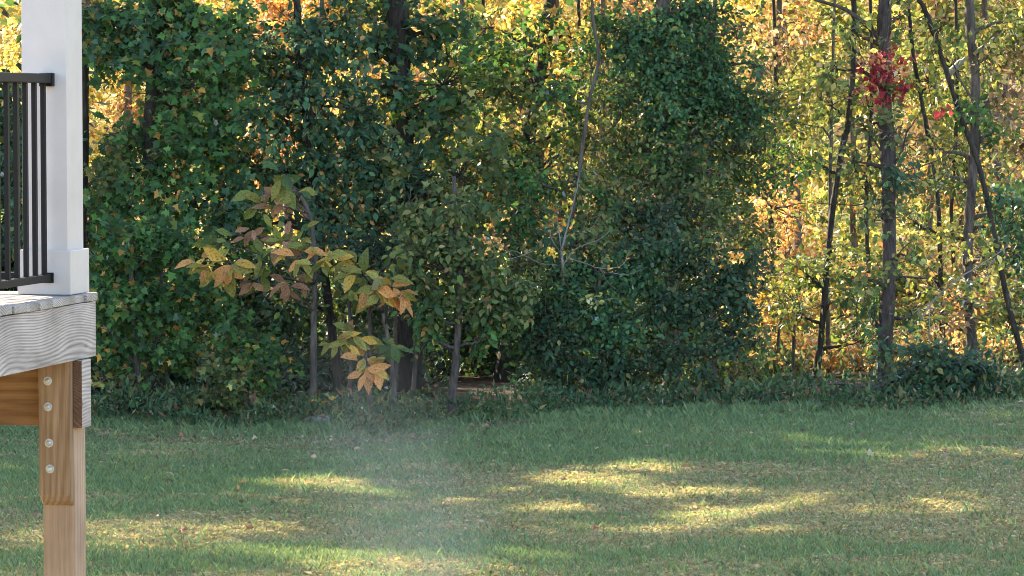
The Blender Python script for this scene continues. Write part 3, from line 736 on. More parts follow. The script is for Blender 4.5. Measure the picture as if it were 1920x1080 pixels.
tree('upright_tree', 'upright grey trunk near the right edge crossed by a leaning stem', 'tree', (1822, 765), [(1822, 650), (1814, 520), (1818, 400), (1828, 260), (1828, 150), (1820, 60), (1820, -30)], 42.0, 21,
     'ovate', .095, 'light', [(1800, 210, 60, 40, {'cover': 1.0, 'pal': 'maple'}), (1860, 250, 60, 35, {'cover': 1.1, 'pal': 'maple'}), (1780, 440, 40, 30, {'cover': 1.0, 'pal': 'lime'}), (1860, 420, 60, 50, {'cover': 1.8, 'pal': 'teal'}), (1900, 380, 60, 60, {'cover': 2.4, 'pal': 'teal'}), (1900, 470, 50, 50, {'cover': 2, 'pal': 'shrub'}), (1760, 280, 50, 40, {'cover': .8}), (1870, 560, 60, 50, {'cover': 1.1, 'pal': 'olive'}), (1825, 210, 40, 30, {'cover': 1, 'pal': 'maple', 'dy': -.8}), (1800, 560, 50, 50, {'cover': 1, 'pal': 'olive', 'dy': -.8}), (1760, 600, 60, 50, {'cover': 1, 'pal': 'rust'}), (1840, 480, 50, 40, {'cover': 1, 'dy': -.8}), (1850, 100, 50, 60, {'cover': .9}), (1890, 40, 50, 50, {'cover': 1}), (1880, 180, 60, 60, {'cover': 1, 'pal': 'rust'}), (1780, 330, 50, 40, {'cover': 1, 'pal': 'olive'})],
     upper=(.4, .5, 6, 2.4), upper_to=13.5, extra=fork_limbs)
tree('slanting_tree', 'long dark stem slanting down to the right edge from the top', 'tree', (1925, 765), [(1912, 650), (1888, 560), (1856, 400), (1832, 300), (1800, 215), (1770, 120), (1735, 20), (1715, -30)], 41.6, 11,
     'ovate', .09, 'light', [(1760, 60, 50, 50, {'cover': .7}), (1895, 600, 40, 50, {'cover': 1.0, 'pal': 'olive'})], bark=M_BARK_DARK, upper=(-.3, .5, 5, 2.0), upper_to=12)
tree('gap_tree', 'dark slender trunk standing in front of the brightest opening', 'tree', (1528, 768), [(1528, 720), (1538, 640), (1546, 560), (1558, 420), (1578, 280), (1590, 230), (1600, 120), (1604, -30)], 42.4, 13,
     'ovate', .085, 'light', [(1520, 520, 75, 50, {'cover': 1.3, 'pal': 'olive'}), (1490, 590, 60, 35, {'cover': 1.3, 'pal': 'olive'}), (1590, 560, 60, 50, {'cover': 1.0, 'pal': 'olive'}), (1560, 200, 60, 60, {'cover': .8}), (1500, 300, 60, 60, {'cover': .9, 'pal': 'maple'}), (1610, 640, 50, 30, {'cover': .8, 'pal': 'light'}), (1560, 480, 50, 40, {'cover': .8})],
     bark=M_BARK_DARK, upper=(0, .5, 5, 2.0), upper_to=12)
tree('thin_sapling', 'very thin dark sapling left of the trunk with red creeper', 'sapling', (1555, 765), [(1552, 600), (1556, 420), (1557, 300), (1562, 100), (1566, -30)], 43.5, 9,
     'ovate', .085, 'light', [(1540, 150, 60, 60, {'cover': .8}), (1480, 230, 50, 60, {'cover': .9, 'pal': 'olive'}), (1520, 400, 60, 40, {'cover': .8})], grow=False)
tree('thin_sapling', 'thin dark stem sloping between the two right-hand trunks', 'sapling', (1775, 765), [(1765, 600), (1760, 400), (1748, 300), (1730, 200), (1712, 100), (1700, -20)], 43.0, 12,
     'ovate', .085, 'light', [(1740, 150, 50, 60, {'cover': .7}), (1720, 420, 50, 40, {'cover': .9, 'pal': 'olive'}), (1750, 520, 50, 40, {'cover': .9})], grow=False, bark=M_BARK_DARK)
tree('corner_bush', 'dense dark bush at the foot of the right-hand trunks', 'bush', (1770, 772), [(1765, 720), (1760, 670)], 39.3, 8,
     'ovate', .08, 'shrub', [(1740, 680, 65, 45), (1820, 690, 55, 40), (1700, 720, 55, 40), (1780, 725, 80, 40), (1860, 730, 60, 36, {'cover': 2.2}), (1670, 740, 40, 28, {'cover': 2}), (1590, 750, 70, 24, {'cover': 1.0, 'pal': 'weed'}), (1480, 755, 80, 22, {'cover': .8, 'pal': 'weed'}), (1420, 745, 50, 26, {'cover': 1.0, 'pal': 'weed'}), (1620, 725, 40, 24, {'cover': 1.4, 'pal': 'shrub'}), (1900, 750, 50, 26, {'cover': 2, 'pal': 'olive'})], grow=False, cover=3.4)
for i, (x, lab) in enumerate([(1480, 'thin reddish stem left of the dark gap trunk'), (1462, 'spindly stem nearest the rounded dark shrub at the bright opening'), (1598, 'thin stem standing in the bright opening right of the gap trunk')]):
    tree('woody_stem', lab, 'sapling', (x, 766), [(x+4, 720), (x+8 if i != 1 else x-3, 640), (x+10, 560)], 42.8 + i*.6, 9 - i, 'ovate', .08, 'light', [(x+6, 560, 40, 35, {'cover': .8}), (x-5, 680, 26, 40, {'cover': .5, 'pal': 'orange'})], grow=False, leafmat=M_FAR)
for x, y0, lab, wd in [(692, 690, 'grey stem below the lowest orange leaves', 9), (740, 680, 'straight stem between the orange leaves and the leaning sapling', 10), (777, 640, 'dim stem just left of the leaning sapling', 9), (655, 690, 'faint stem right of the pale sapling trunk', 8)]:
    tree('understorey_stem', lab, 'sapling', (x, 790), [(x-2, 740), (x+3, y0), (x, 560), (x+6, 470)], 40.6 + (x % 7)*.12, wd, 'ovate', .08, 'shrub', [(x, 540, 50, 40, {'cover': 1.8}), (x+5, 470, 50, 40, {'cover': 1.8})], grow=False)

for lab, x, Y, cls in [
    ('half-shaded green tree behind the trunk with red creeper', 1630, 48.5, [(1600, 150, 130, 130, 'light', .9), (1620, 330, 120, 110, 'olive', .9), (1580, 520, 130, 80, 'olive', .8)]),
    ('half-shaded green tree behind the crossing stems at the right edge', 1790, 49.5, [(1790, 130, 130, 130, 'light', 1.0), (1700, 270, 80, 60, 'rust', .9), (1880, 200, 80, 90, 'rust', .9), (1810, 320, 120, 110, 'olive', .9), (1830, 520, 120, 90, 'rust', .8)]),
    ('half-shaded tree between the rounded dark tree and the open gap', 1450, 50.0, [(1460, 200, 100, 150, 'light', .9), (1450, 90, 60, 50, 'rust', .8), (1500, 60, 60, 50, 'orange', .7), (1450, 390, 90, 90, 'orange', .9), (1440, 540, 80, 80, 'olive', 1.0)]),
    ('half-shaded slim tree right of the leaning dark trunk', 1085, 49.0, [(1090, 150, 90, 150, 'light', .8), (1100, 330, 110, 100, 'olive', .9)]),
    ('half-shaded slim tree left of the leaning dark trunk', 905, 48.0, [(880, 120, 100, 140, 'olive', .8), (900, 320, 100, 110, 'light', .8)])]:
    tree('shaded_tree', lab, 'tree', (x, 760), [(x+5, 600), (x-6, 400), (x+4, 200), (x, -30)], Y, 9, 'ovate', .095, 'light', [(a, b, c, d, {'pal': q, 'cover': e, 'blobs': 34, 'depth': 1.2}) for a, b, c, d, q, e in cls], leafmat=M_FAR, bark=M_BARK_DARK, upper_to=11, carve=False)

# pale twig and fallen limb
def bare(name, label, pts, Y, r, cat, mat=M_BARK_PALE):
    mb = MB()
    for q, rr in pts:
        pq = smooth_path([at(x, y, Y) for x, y in q], 5, .004)
        mb.tube(pq, np.linspace(rr, rr*.4, len(pq)), 7)
    return tag(mb.build(name, mat, None, True), label, cat)
bare('bare_branch', 'bare pale twig arching above the dark corner bush', [([(1728, 600), (1745, 570), (1765, 550), (1800, 520), (1850, 490), (1890, 462)], .012), ([(1800, 520), (1830, 528), (1870, 480)], .007), ([(1745, 570), (1742, 620), (1744, 680)], .007)], 40.3, .01, 'branch')
bare('fallen_limb', 'whitish broken limb propped between the forked right-hand trunks', [([(1778, 140), (1800, 118), (1830, 98), (1860, 76), (1880, 60)], .05)], 47.0, .05, 'branch', M_BARK_PALE)

# red creeper on the straight trunk
cr = empty('creeper', tuple(at(1660, 190, 40.9)), label='bright red creeper climbing the tall straight trunk', cat='vine')
lv = Leaves('maple', .066, 'red')
for px, py, rx, ry, cv in [(1655, 130, 28, 45, 1.6), (1630, 165, 24, 22, 1.7), (1700, 160, 22, 24, 1.5), (1670, 100, 18, 14, 1.4), (1625, 120, 18, 16, .9), (1700, 120, 14, 20, .8), (1660, 180, 22, 12, 1.5), (1645, 190, 10, 10, .7), (1768, 205, 10, 12, .5)]:
    c = at(px, py, 40.75); s = 40.75/F_PX
    lv.clump(c, (rx*s*1.1, .2, ry*s*1.1), cv*.65, None, 12, (0, -.6, .3), 4)
for px, py, q in [(1640, 110, 'orange'), (1690, 140, 'orange'), (1660, 160, 'olive'), (1655, 215, 'olive'), (1670, 70, 'olive')]:
    s = 40.75/F_PX
    lv.clump(at(px, py, 40.7), (22*s, .15, 24*s), .5, q, 8, (0, -.6, .3), 4)
lv.build('foliage', M_FAR, cr)['kind'] = 'stuff'
mb = MB()
q = smooth_path([at(1652 + 9*math.sin(i), 260 - i*26, 40.82) for i in range(8)], 4)
mb.tube(q, np.full(len(q), .007), 5)
me = mb.mesh('stem', M_BARK_DARK, True); me.transform(Matrix.Translation(-cr.location)); link('stem', me, cr)

# unseen tall trees added beyond the left edge of the picture to shade the lawn
for i, (x, y) in enumerate([(-9.5, 43.5), (-13, 41.5), (-16.5, 44.5), (-20, 42), (-24, 44), (-28, 42.5), (-32, 44), (-12, 47.5), (-19, 47.5), (-26, 48), (-9.3, 46.8), (-10.5, 50.5), (-15, 50.5), (-22, 51)]):
    r0 = empty('shade_tree', (x, y, float(gz(x, y))), label='unseen tall tree added left of the view to shade the lawn', cat='tree', group='unseen trees added for shade')
    mb = MB()
    path = smooth_path([(0, 0, -.05), (.1, 0, 4), (-.1, .1, 8), (.1, 0, 13)], 5, .02)
    mb.tube(path, np.linspace(.2, .06, len(path)), 8)
    up = Leaves('diamond', .2, 'teal')
    for k in range(16):
        a = rng.random()*6.283; q = math.sqrt(rng.random())*2.9
        c = np.array([x + q*math.cos(a), y + q*math.sin(a)*.8, 1.6 + 14*(k + rng.random())/16])
        limb(mb, (0, 0, max(.5, c[2]-1)), c - np.array([x, y, 0]), .04, .01)
        up.clump(c, (1.6, 1.5, 1.2), 2.8 if c[2] < 9 else 2.0, None, 8, (0, 0, 1), 9)
    mb.build('trunk', M_BARK, r0, True)
    up.build('crown', M_LEAF, r0)['kind'] = 'stuff'

# ------------------------------------------------------------------ undergrowth inside the wood: nobody could count it
ug = Leaves('diamond', .10, 'shrub')
for px, py, rx, ry, cv, Y, pal in [(250, 600, 160, 170, 4, 45, 'shrub'), (480, 600, 160, 160, 4, 45.5, 'shrub'), (700, 600, 150, 150, 4, 46, 'shrub'), (880, 590, 120, 140, 4, 46, 'shrub'), (1060, 610, 130, 150, 4, 45.5, 'shrub'), (1220, 590, 120, 170, 3.5, 45, 'shrub'),
                              (560, 700, 120, 80, 4, 44, 'shrub'), (930, 690, 130, 40, 5, 46.5, 'shrub'), (900, 670, 120, 40, 5, 48.5, 'shrub'), (640, 690, 130, 40, 4, 46.5, 'shrub'), (1010, 690, 90, 40, 4, 47, 'shrub'), (960, 660, 120, 30, 5, 50, 'shrub'), (760, 680, 120, 40, 4, 47.5, 'shrub'), (700, 765, 160, 30, 3, 43, 'shrub'), (700, 700, 120, 80, 4, 44.5, 'shrub'), (900, 700, 120, 80, 5, 47, 'shrub'), (1050, 720, 120, 70, 4, 44, 'shrub'), (320, 720, 160, 80, 4, 44, 'shrub'), (1300, 640, 80, 90, 3, 44.5, 'shrub'), (180, 380, 100, 120, 2.2, 46, 'teal'), (100, 600, 120, 200, 4, 45, 'shrub'), (-60, 500, 140, 300, 3, 45, 'shrub')]:
    s = Y/F_PX
    ug.clump(at(px, py, Y), (rx*s, 1.0, ry*s), cv, pal, 22, (0, -.4, .7), 9)
for px in range(120, 1440, 60):
    if 830 < px < 1010 or 590 < px < 680: continue
    ug.clump(at(px, 762, 42.4 + .6*rng.random()), (.5, .4, .32), 3.0, 'shrub', 12, (0, -.4, .7), 8, .8)
tag(ug.build('undergrowth', M_LEAF), 'dim tangled undergrowth filling the inside of the wood', 'undergrowth', kind='stuff')
# briars and weeds along the edge of the lawn
wd = Leaves('narrow', .10, 'weed', .22)
wb = Leaves('ovate', .055, 'weed', .2)
n = 17000
x = rng.uniform(-8, 8.5, n); y = 38.7 + rng.random(n)**1.5*2.4 + .25*np.sin(x*1.3) + 1.1*(vnoise(np.stack([x, 0*x, 0*x], 1), 1.3) - .4) - np.where(x > 1, .15, 0)
hmax = (-.03 + .36*vnoise(np.stack([x, y, 0*x], 1), .9) + .25*vnoise(np.stack([x, y, 0*x], 1), 3)) * np.where(x < -2.5, 1.1, .85)
hh = np.clip(hmax, .03, 1) * rng.random(n)**.8
p = np.stack([x, y, gz(x, y) + hh], 1)
p = p[~((x > -.75) & (x < .15) & (y > 39.3))]; n = len(p)
half = n // 2
wd.put(p[:half], norm(rng.normal(0, .6, (half, 3)) + np.array([0, -.1, .8])), norm(np.array([0, -1, .3]) + rng.normal(0, .5, (half, 3))))
wb.put(p[half:], norm(rng.normal(0, .8, (n-half, 3)) + np.array([0, -.2, 0])), norm(np.array([0, -.6, .7]) + rng.normal(0, .5, (n-half, 3))))
# straw-coloured dry stems in the bright opening
k = 900
x = rng.uniform(2.6, 8, k); y = rng.uniform(40.0, 44, k)
p = np.stack([x, y, gz(x, y) + rng.random(k)*.55], 1)
wd.put(p, norm(rng.normal(0, .5, (k, 3)) + np.array([0, 0, .9])), norm(np.array([0, -1, .3]) + rng.normal(0, .5, (k, 3))), 'weed')
tag(wd.build('weeds', M_GRASS, carve=False), 'ragged weeds and tall grass along the lawn edge', 'weeds', kind='stuff')
tag(wb.build('briars', M_LEAF, carve=False), 'small-leaved briars along the foot of the trees', 'briars', kind='stuff')

# ------------------------------------------------------------------ large-leaved saplings, every leaf a piece of its own
def big_leaf_mesh(seed):
    r = np.random.default_rng(seed)
    prof = [(0, .015), (.15, .11), (.35, .20), (.55, .235), (.75, .17), (.9, .075), (1.0, .004)]
    v, f = [], []
    droop = .08 + .42*r.random(); fold = .03 + .14*r.random(); tw = r.normal(0, .14)
    for i, (t, hw) in enumerate(prof):
        z = -droop*t*t; e = 1 + r.normal(0, .07)
        for s in (-1, 0, 1):
            v.append((s*hw*e + tw*t*t, t, z + fold*abs(s)*hw*3 + (r.normal(0, .012) if s else 0)))
    for i in range(len(prof)-1):
        for j in range(2):
            a = i*3+j
            f.append((a, a+1, a+4, a+3))
    me = bpy.data.meshes.new('leaf')
    me.from_pydata(v, [], f)
    for q in me.polygons: q.use_smooth = True
    me.materials.append(M_BIG)
    return me
BIG = [big_leaf_mesh(s) for s in range(12)]
CO = {'gold': (.46, .28, .06), 'amber': (.50, .23, .08), 'moss': (.15, .17, .045), 'olive': (.22, .20, .05), 'green': (.06, .10, .035), 'rose': (.33, .17, .11), 'brown': (.24, .13, .07)}
def big_sapling(name, label, stem, Y, wpx, whorls, mat=M_BARK):
    b = at(*stem[0], Y); b[2] = float(gz(b[0], Y)) - .03
    root = empty(name, tuple(b), label=label, cat='sapling')
    path = smooth_path([b] + [at(x, y, Y) for x, y in stem[1:]], 6, .003)
    mb = MB()
    r0 = wpx/2/F_PX*Y
    mb.tube(path, np.linspace(r0, r0*.4, len(path)), 8)
    for (px, py, dy, n, ln, cols) in whorls:
        n = n + 3; dy = dy - .75; px += rng.normal(0, 8); py += rng.normal(0, 8)
        c = at(px, py, Y + dy)
        j = int(np.argmin(np.linalg.norm(path - (c - np.array([0, 0, .35])), axis=1)))
        limb(mb, path[j], c, .012, .006, .05)
        a0 = rng.random()*6.28
        for k in range(n):
            a = a0 + 6.283*k/n + rng.normal(0, .55)
            # leaves hang out all round the shoot tip, blades turned to the open lawn
            d = Vector((math.cos(a), -.45 + rng.normal(0, .45), math.sin(a)*.7 - .35 + rng.normal(0, .25))).normalized()
            nn = Vector((rng.normal(0, .5), -.75, .6 + rng.normal(0, .4)))
            xx = d.cross(nn).normalized(); zz = xx.cross(d)
            L_ = ln * .95 * (0.6 + .55*rng.random())
            o = link('leaf', BIG[rng.integers(len(BIG))], root)
            p = Vector(c) + d*.03 - Vector(b) + Vector(rng.normal(0, .045, 3))
            M = Matrix((xx, d, zz)).transposed().to_4x4()
            o.matrix_local = Matrix.Translation(p) @ M @ Matrix.Diagonal((L_*(.9+.3*rng.random()), L_, L_, 1))
            cc = np.array(CO[cols[rng.integers(len(cols))]]) * 1.3 * math.exp(rng.normal(0, .16))
            o.color = (*cc, 1)
    me = mb.mesh('stem', mat, True); me.transform(Matrix.Translation(-Vector(b))); link('stem', me, root)
    return root
G1 = ['gold', 'olive', 'amber', 'olive']; G2 = ['amber', 'amber', 'gold', 'olive']; G3 = ['moss', 'olive', 'green']; G4 = ['rose', 'brown', 'moss']
big_sapling('large_leaved_sapling', 'tall pale-stemmed sapling carrying olive and amber large leaves', [(586, 792), (588, 700), (588, 600), (590, 500), (580, 400), (540, 340)], 39.6, 15,
    [(530, 335, -.1, 7, .24, G3), (545, 362, -.2, 7, .25, G3), (500, 375, 0, 7, .24, G3), (520, 395, 0, 6, .22, G4), (385, 490, -.3, 7, .26, G1), (425, 500, -.4, 8, .28, G1), (365, 495, -.2, 4, .24, ['gold', 'amber']), (395, 430, 0, 6, .22, ['moss', 'green']), (560, 480, -.4, 6, .26, G2), (600, 470, -.3, 6, .25, ['olive', 'moss', 'gold']), (520, 450, -.1, 7, .24, G4), (505, 485, -.1, 6, .22, G3), (480, 520, 0, 7, .24, G4), (525, 525, -.1, 7, .24, G4), (630, 480, -.1, 3, .24, ['gold']), (560, 435, 0, 5, .2, G3), (470, 450, 0, 5, .22, G4), (400, 460, -.1, 5, .2, G3)], M_BARK)
big_sapling('large_leaved_sapling', 'middle sapling with moss-green to amber star-shaped leaf whorls', [(738, 792), (736, 700), (725, 620), (712, 560), (700, 520)], 39.5, 11,
    [(690, 500, -.3, 8, .26, ['olive', 'moss', 'olive', 'gold']), (665, 505, -.2, 4, .24, ['moss', 'olive']), (700, 535, -.4, 7, .26, G1), (725, 525, -.4, 5, .25, G2), (750, 556, -.4, 6, .24, ['amber', 'amber', 'olive']), (655, 545, -.1, 5, .22, G3), (735, 490, 0, 5, .2, G3)])
big_sapling('large_leaved_sapling', 'lowest sapling with drooping orange and gold large leaves', [(694, 792), (693, 740), (690, 690), (684, 650)], 39.4, 9,
    [(680, 635, -.2, 6, .24, G1), (680, 660, -.3, 7, .25, G2), (690, 672, -.35, 6, .25, G2), (640, 650, -.2, 4, .24, ['gold', 'olive']), (730, 645, -.1, 6, .22, G3), (725, 665, -.1, 5, .22, G3), (650, 625, 0, 5, .2, ['moss', 'brown'])])
big_sapling('bright_leaved_sapling', 'little seedling with a few glowing yellow leaves beside the pale stem', [(612, 790), (612, 770), (608, 755)], 40.2, 5,
    [(604, 748, 0, 3, .14, ['gold']), (612, 760, 0, 3, .13, ['gold', 'olive'])])

# ------------------------------------------------------------------ sunlit trees beyond the wood
def far_tree(name, label, px, Y, wpx, pal, clumps, size=.115, lean=0, bark=M_BARK, top=9.0, cover=1.5):
    b = at(px, 540, Y); b[2] = float(gz(b[0], Y)) - .05
    root = empty(name, tuple(b), label=label, cat='tree', group='sunlit trees beyond the wood')
    mb = MB()
    path = smooth_path([b, b + np.array([lean*.3, 0, 2.5]), b + np.array([lean*.6 + rng.normal(0, .1), 0, 5]), b + np.array([lean, 0, top])], 5, .012)
    r0 = wpx/2/F_PX*Y
    mb.tube(path, np.linspace(r0, r0*.45, len(path)), 7)
    lv = Leaves('diamond', size, pal)
    for cl in clumps:
        px_, py_, rx, ry = cl[:4]; o = cl[4] if len(cl) > 4 else {}
        s = Y/F_PX
        c = at(px_, py_, Y + rng.normal(0, .8))
        bc = lv.clump(c, (rx*s, min(rx, ry)*s*.7, ry*s), o.get('cover', cover), o.get('pal'), o.get('blobs', 12), (0, -.2, .8), 8)
        j = int(np.argmin(np.abs(path[:, 2] - (c[2] - .6))))
        limb(mb, path[j], c, .03, .01, .08, 5)
    # the rest of the crown, above the picture
    up = Leaves('diamond', .22, pal)
    for k in range(5):
        c = path[-1] + rng.normal(0, 1.2, 3) + np.array([0, 0, .3])
        lv.clump(c, (1.5, 1.3, 1.0), 1.0, None, 6, (0, 0, 1), 8, 1.6)
    me = mb.mesh('trunk', bark, True); me.transform(Matrix.Translation(-Vector(b))); link('trunk', me, root)
    lv.build('crown', M_FAR, root, carve=False)['kind'] = 'stuff'
far_specs = [
 ('yellow tree glowing behind the maple nearest the porch', 230, 62, 22, 'yellow', [(220, 170, 110, 60), (260, 200, 70, 50, {'pal': 'orange'}), (170, 280, 80, 80, {'pal': 'yellow'}), (300, 330, 100, 60, {'pal': 'rust'}), (200, 420, 100, 60, {'pal': 'orange'})]),
 ('orange crown at the top edge above the blue-green tree', 540, 68, 20, 'orange', [(540, 15, 110, 40), (620, 20, 80, 50, {'pal': 'yellow'}), (470, 60, 80, 50), (560, 110, 90, 50), (450, 150, 70, 60, {'pal': 'rust'})]),
 ('amber tree seen through gaps above the large-leaved saplings', 560, 64, 18, 'orange', [(540, 240, 70, 60), (620, 250, 70, 60, {'pal': 'yellow'}), (480, 290, 80, 60), (700, 330, 80, 60, {'pal': 'rust'}), (440, 200, 60, 60)]),
 ('pale gold tree behind the thick oak trunk', 690, 70, 22, 'yellow', [(680, 80, 90, 70), (700, 180, 80, 60, {'pal': 'lime'}), (810, 60, 80, 80, {'pal': 'orange'}), (650, 170, 60, 60)]),
 ('gold and pink tree left of the leaning dark trunk', 880, 60, 18, 'yellow', [(860, 120, 80, 70), (900, 210, 90, 70, {'pal': 'orange'}), (840, 300, 90, 70), (930, 40, 90, 60), (900, 390, 90, 50, {'pal': 'orange'})]),
 ('yellow-green tree behind the leaning dark trunk', 985, 66, 18, 'lime', [(1000, 130, 90, 80, {'pal': 'yellow'}), (960, 250, 90, 80), (1060, 290, 90, 80, {'pal': 'yellow'}), (1000, 400, 90, 50, {'pal': 'orange'}), (1080, 60, 70, 80, {'pal': 'yellow'})]),
 ('golden tree between the thin curved trunk and the rounded dark tree', 1130, 63, 18, 'yellow', [(1130, 270, 80, 80), (1180, 370, 90, 60, {'pal': 'orange'}), (1120, 140, 60, 90), (1200, 300, 80, 60, {'pal': 'lime'})]),
 ('lime tree glowing under the rounded dark tree', 1290, 58, 16, 'lime', [(1290, 420, 80, 45, {'pal': 'lime'}), (1340, 330, 80, 50), (1260, 360, 70, 50, {'pal': 'yellow'}), (1380, 440, 70, 60, {'pal': 'yellow'})]),
 ('yellow tree at the top edge right of the rounded dark tree', 1400, 72, 20, 'yellow', [(1380, 30, 110, 70), (1440, 110, 80, 70, {'pal': 'rust'}), (1460, 190, 70, 60, {'pal': 'yellow'}), (1420, 260, 80, 60, {'pal': 'lime'})]),
 ('bright lime tree behind the thin dark sapling', 1500, 60, 18, 'lime', [(1500, 110, 70, 70), (1530, 200, 70, 70), (1500, 40, 80, 60, {'pal': 'orange'}), (1480, 300, 80, 60), (1560, 30, 80, 60)]),
 ('orange and gold tree in the middle of the open gap', 1470, 66, 18, 'orange', [(1460, 350, 80, 60, {'pal': 'yellow'}), (1440, 440, 80, 60), (1500, 430, 80, 50, {'pal': 'yellow'}), (1400, 360, 60, 60, {'pal': 'yellow'}), (1430, 520, 70, 60, {'pal': 'lime'})]),
 ('yellow sunlit tree left of the trunk with red creeper', 1610, 62, 16, 'yellow', [(1610, 350, 70, 60), (1600, 440, 70, 50, {'pal': 'lime'}), (1570, 300, 60, 50, {'pal': 'lime'}), (1620, 60, 80, 70, {'pal': 'lime'}), (1600, 170, 70, 70, {'pal': 'yellow'})]),
 ('mixed green tree between the two right-hand trunks', 1740, 61, 16, 'lime', [(1730, 120, 70, 80), (1760, 230, 70, 70), (1730, 340, 70, 60, {'pal': 'orange'}), (1770, 30, 80, 60, {'pal': 'light'}), (1740, 250, 60, 60, {'pal': 'yellow'})]),
 ('gold tree low behind the slanting dark stem', 1800, 64, 16, 'yellow', [(1790, 350, 80, 60), (1760, 430, 70, 60, {'pal': 'lime'}), (1870, 400, 80, 60, {'pal': 'orange'}), (1840, 330, 70, 60, {'pal': 'yellow'})]),
 ('rusty brown tree at the right edge', 1890, 58, 18, 'rust', [(1880, 150, 80, 80), (1900, 260, 80, 70), (1860, 90, 60, 60, {'pal': 'light'}), (1920, 60, 70, 70, {'pal': 'light'}), (1940, 340, 80, 60, {'pal': 'orange'})]),
 ('pale yellow tree far right behind the twig', 1840, 74, 18, 'yellow', [(1700, 500, 90, 60, {'pal': 'olive'}), (1840, 520, 90, 60, {'pal': 'rust'}), (1900, 600, 90, 60, {'pal': 'yellow'}), (1930, 480, 90, 60)]),
 ('green-gold tree at the very edge of the picture', 1960, 66, 18, 'lime', [(1960, 120, 90, 90), (1980, 300, 90, 90, {'pal': 'yellow'}), (1960, 20, 90, 60)]),
 ('tawny tree hidden beyond the porch column', 80, 64, 20, 'yellow', [(60, 150, 100, 100), (20, 300, 100, 100, {'pal': 'lime'}), (100, 60, 80, 80, {'pal': 'rust'})]),
]
for lab, px, Y, wpx, pal, cl in far_specs:
    far_tree('autumn_tree', lab, px, Y, wpx, pal, cl, lean=rng.normal(0, .4))
# far hillside wood: reads as one mass
hw = Leaves('diamond', .19, 'rust', .3)
for i in range(230):
    Y = 80 + 55*rng.random()
    X = rng.uniform(-.19, .19)*Y
    z0 = float(gz(X, Y))
    pal = ['rust', 'yellow', 'orange', 'lime', 'olive', 'light', 'rust', 'yellow'][rng.integers(8)]
    hw.clump(np.array([X, Y, z0 + .4 + 7*rng.random()**1.3]), (1.5 + rng.random(), 1.3, 1.0 + rng.random()), 1.1, pal, 10, (0, 0, 1), 8)
tag(hw.build('hillside_wood', M_FAR, carve=False), 'far autumn hillside wood of gold, rust and green leaves', 'wood', kind='stuff')
# shrubs and saplings standing in the sunny clearing
cs = Leaves('diamond', .11, 'yellow', .3)
for i in range(300):
    Y = (53 + 22*rng.random()) if i < 120 else (48 + 8*rng.random())
    X = rng.uniform(-.18, .18)*Y
    z0 = float(gz(X, Y))
    pal = ['yellow', 'orange', 'lime', 'light', 'rust', 'yellow', 'olive'][rng.integers(7)]
    cs.clump(np.array([X, Y, z0 + .15 + (1.6 if i < 120 else .7)*rng.random()**1.5]), (.7 + .6*rng.random(), .6, .4 + .6*rng.random()), 1.2, pal, 8, (0, 0, 1), 8)
for i in range(90):
    Y = 42.8 + 5.5*rng.random(); X = rng.uniform(2.2, 8.2)
    cs.clump(np.array([X, Y, float(gz(X, Y)) + .08 + .3*rng.random()**1.5]), (.5, .4, .22), 1.5, ['yellow', 'olive', 'orange', 'light', 'weed'][rng.integers(5)], 8, (0, 0, 1), 7, .7)
tag(cs.build('clearing_brush', M_FAR, carve=False), 'sunlit yellow and orange brush in the clearing behind', 'brush', kind='stuff')

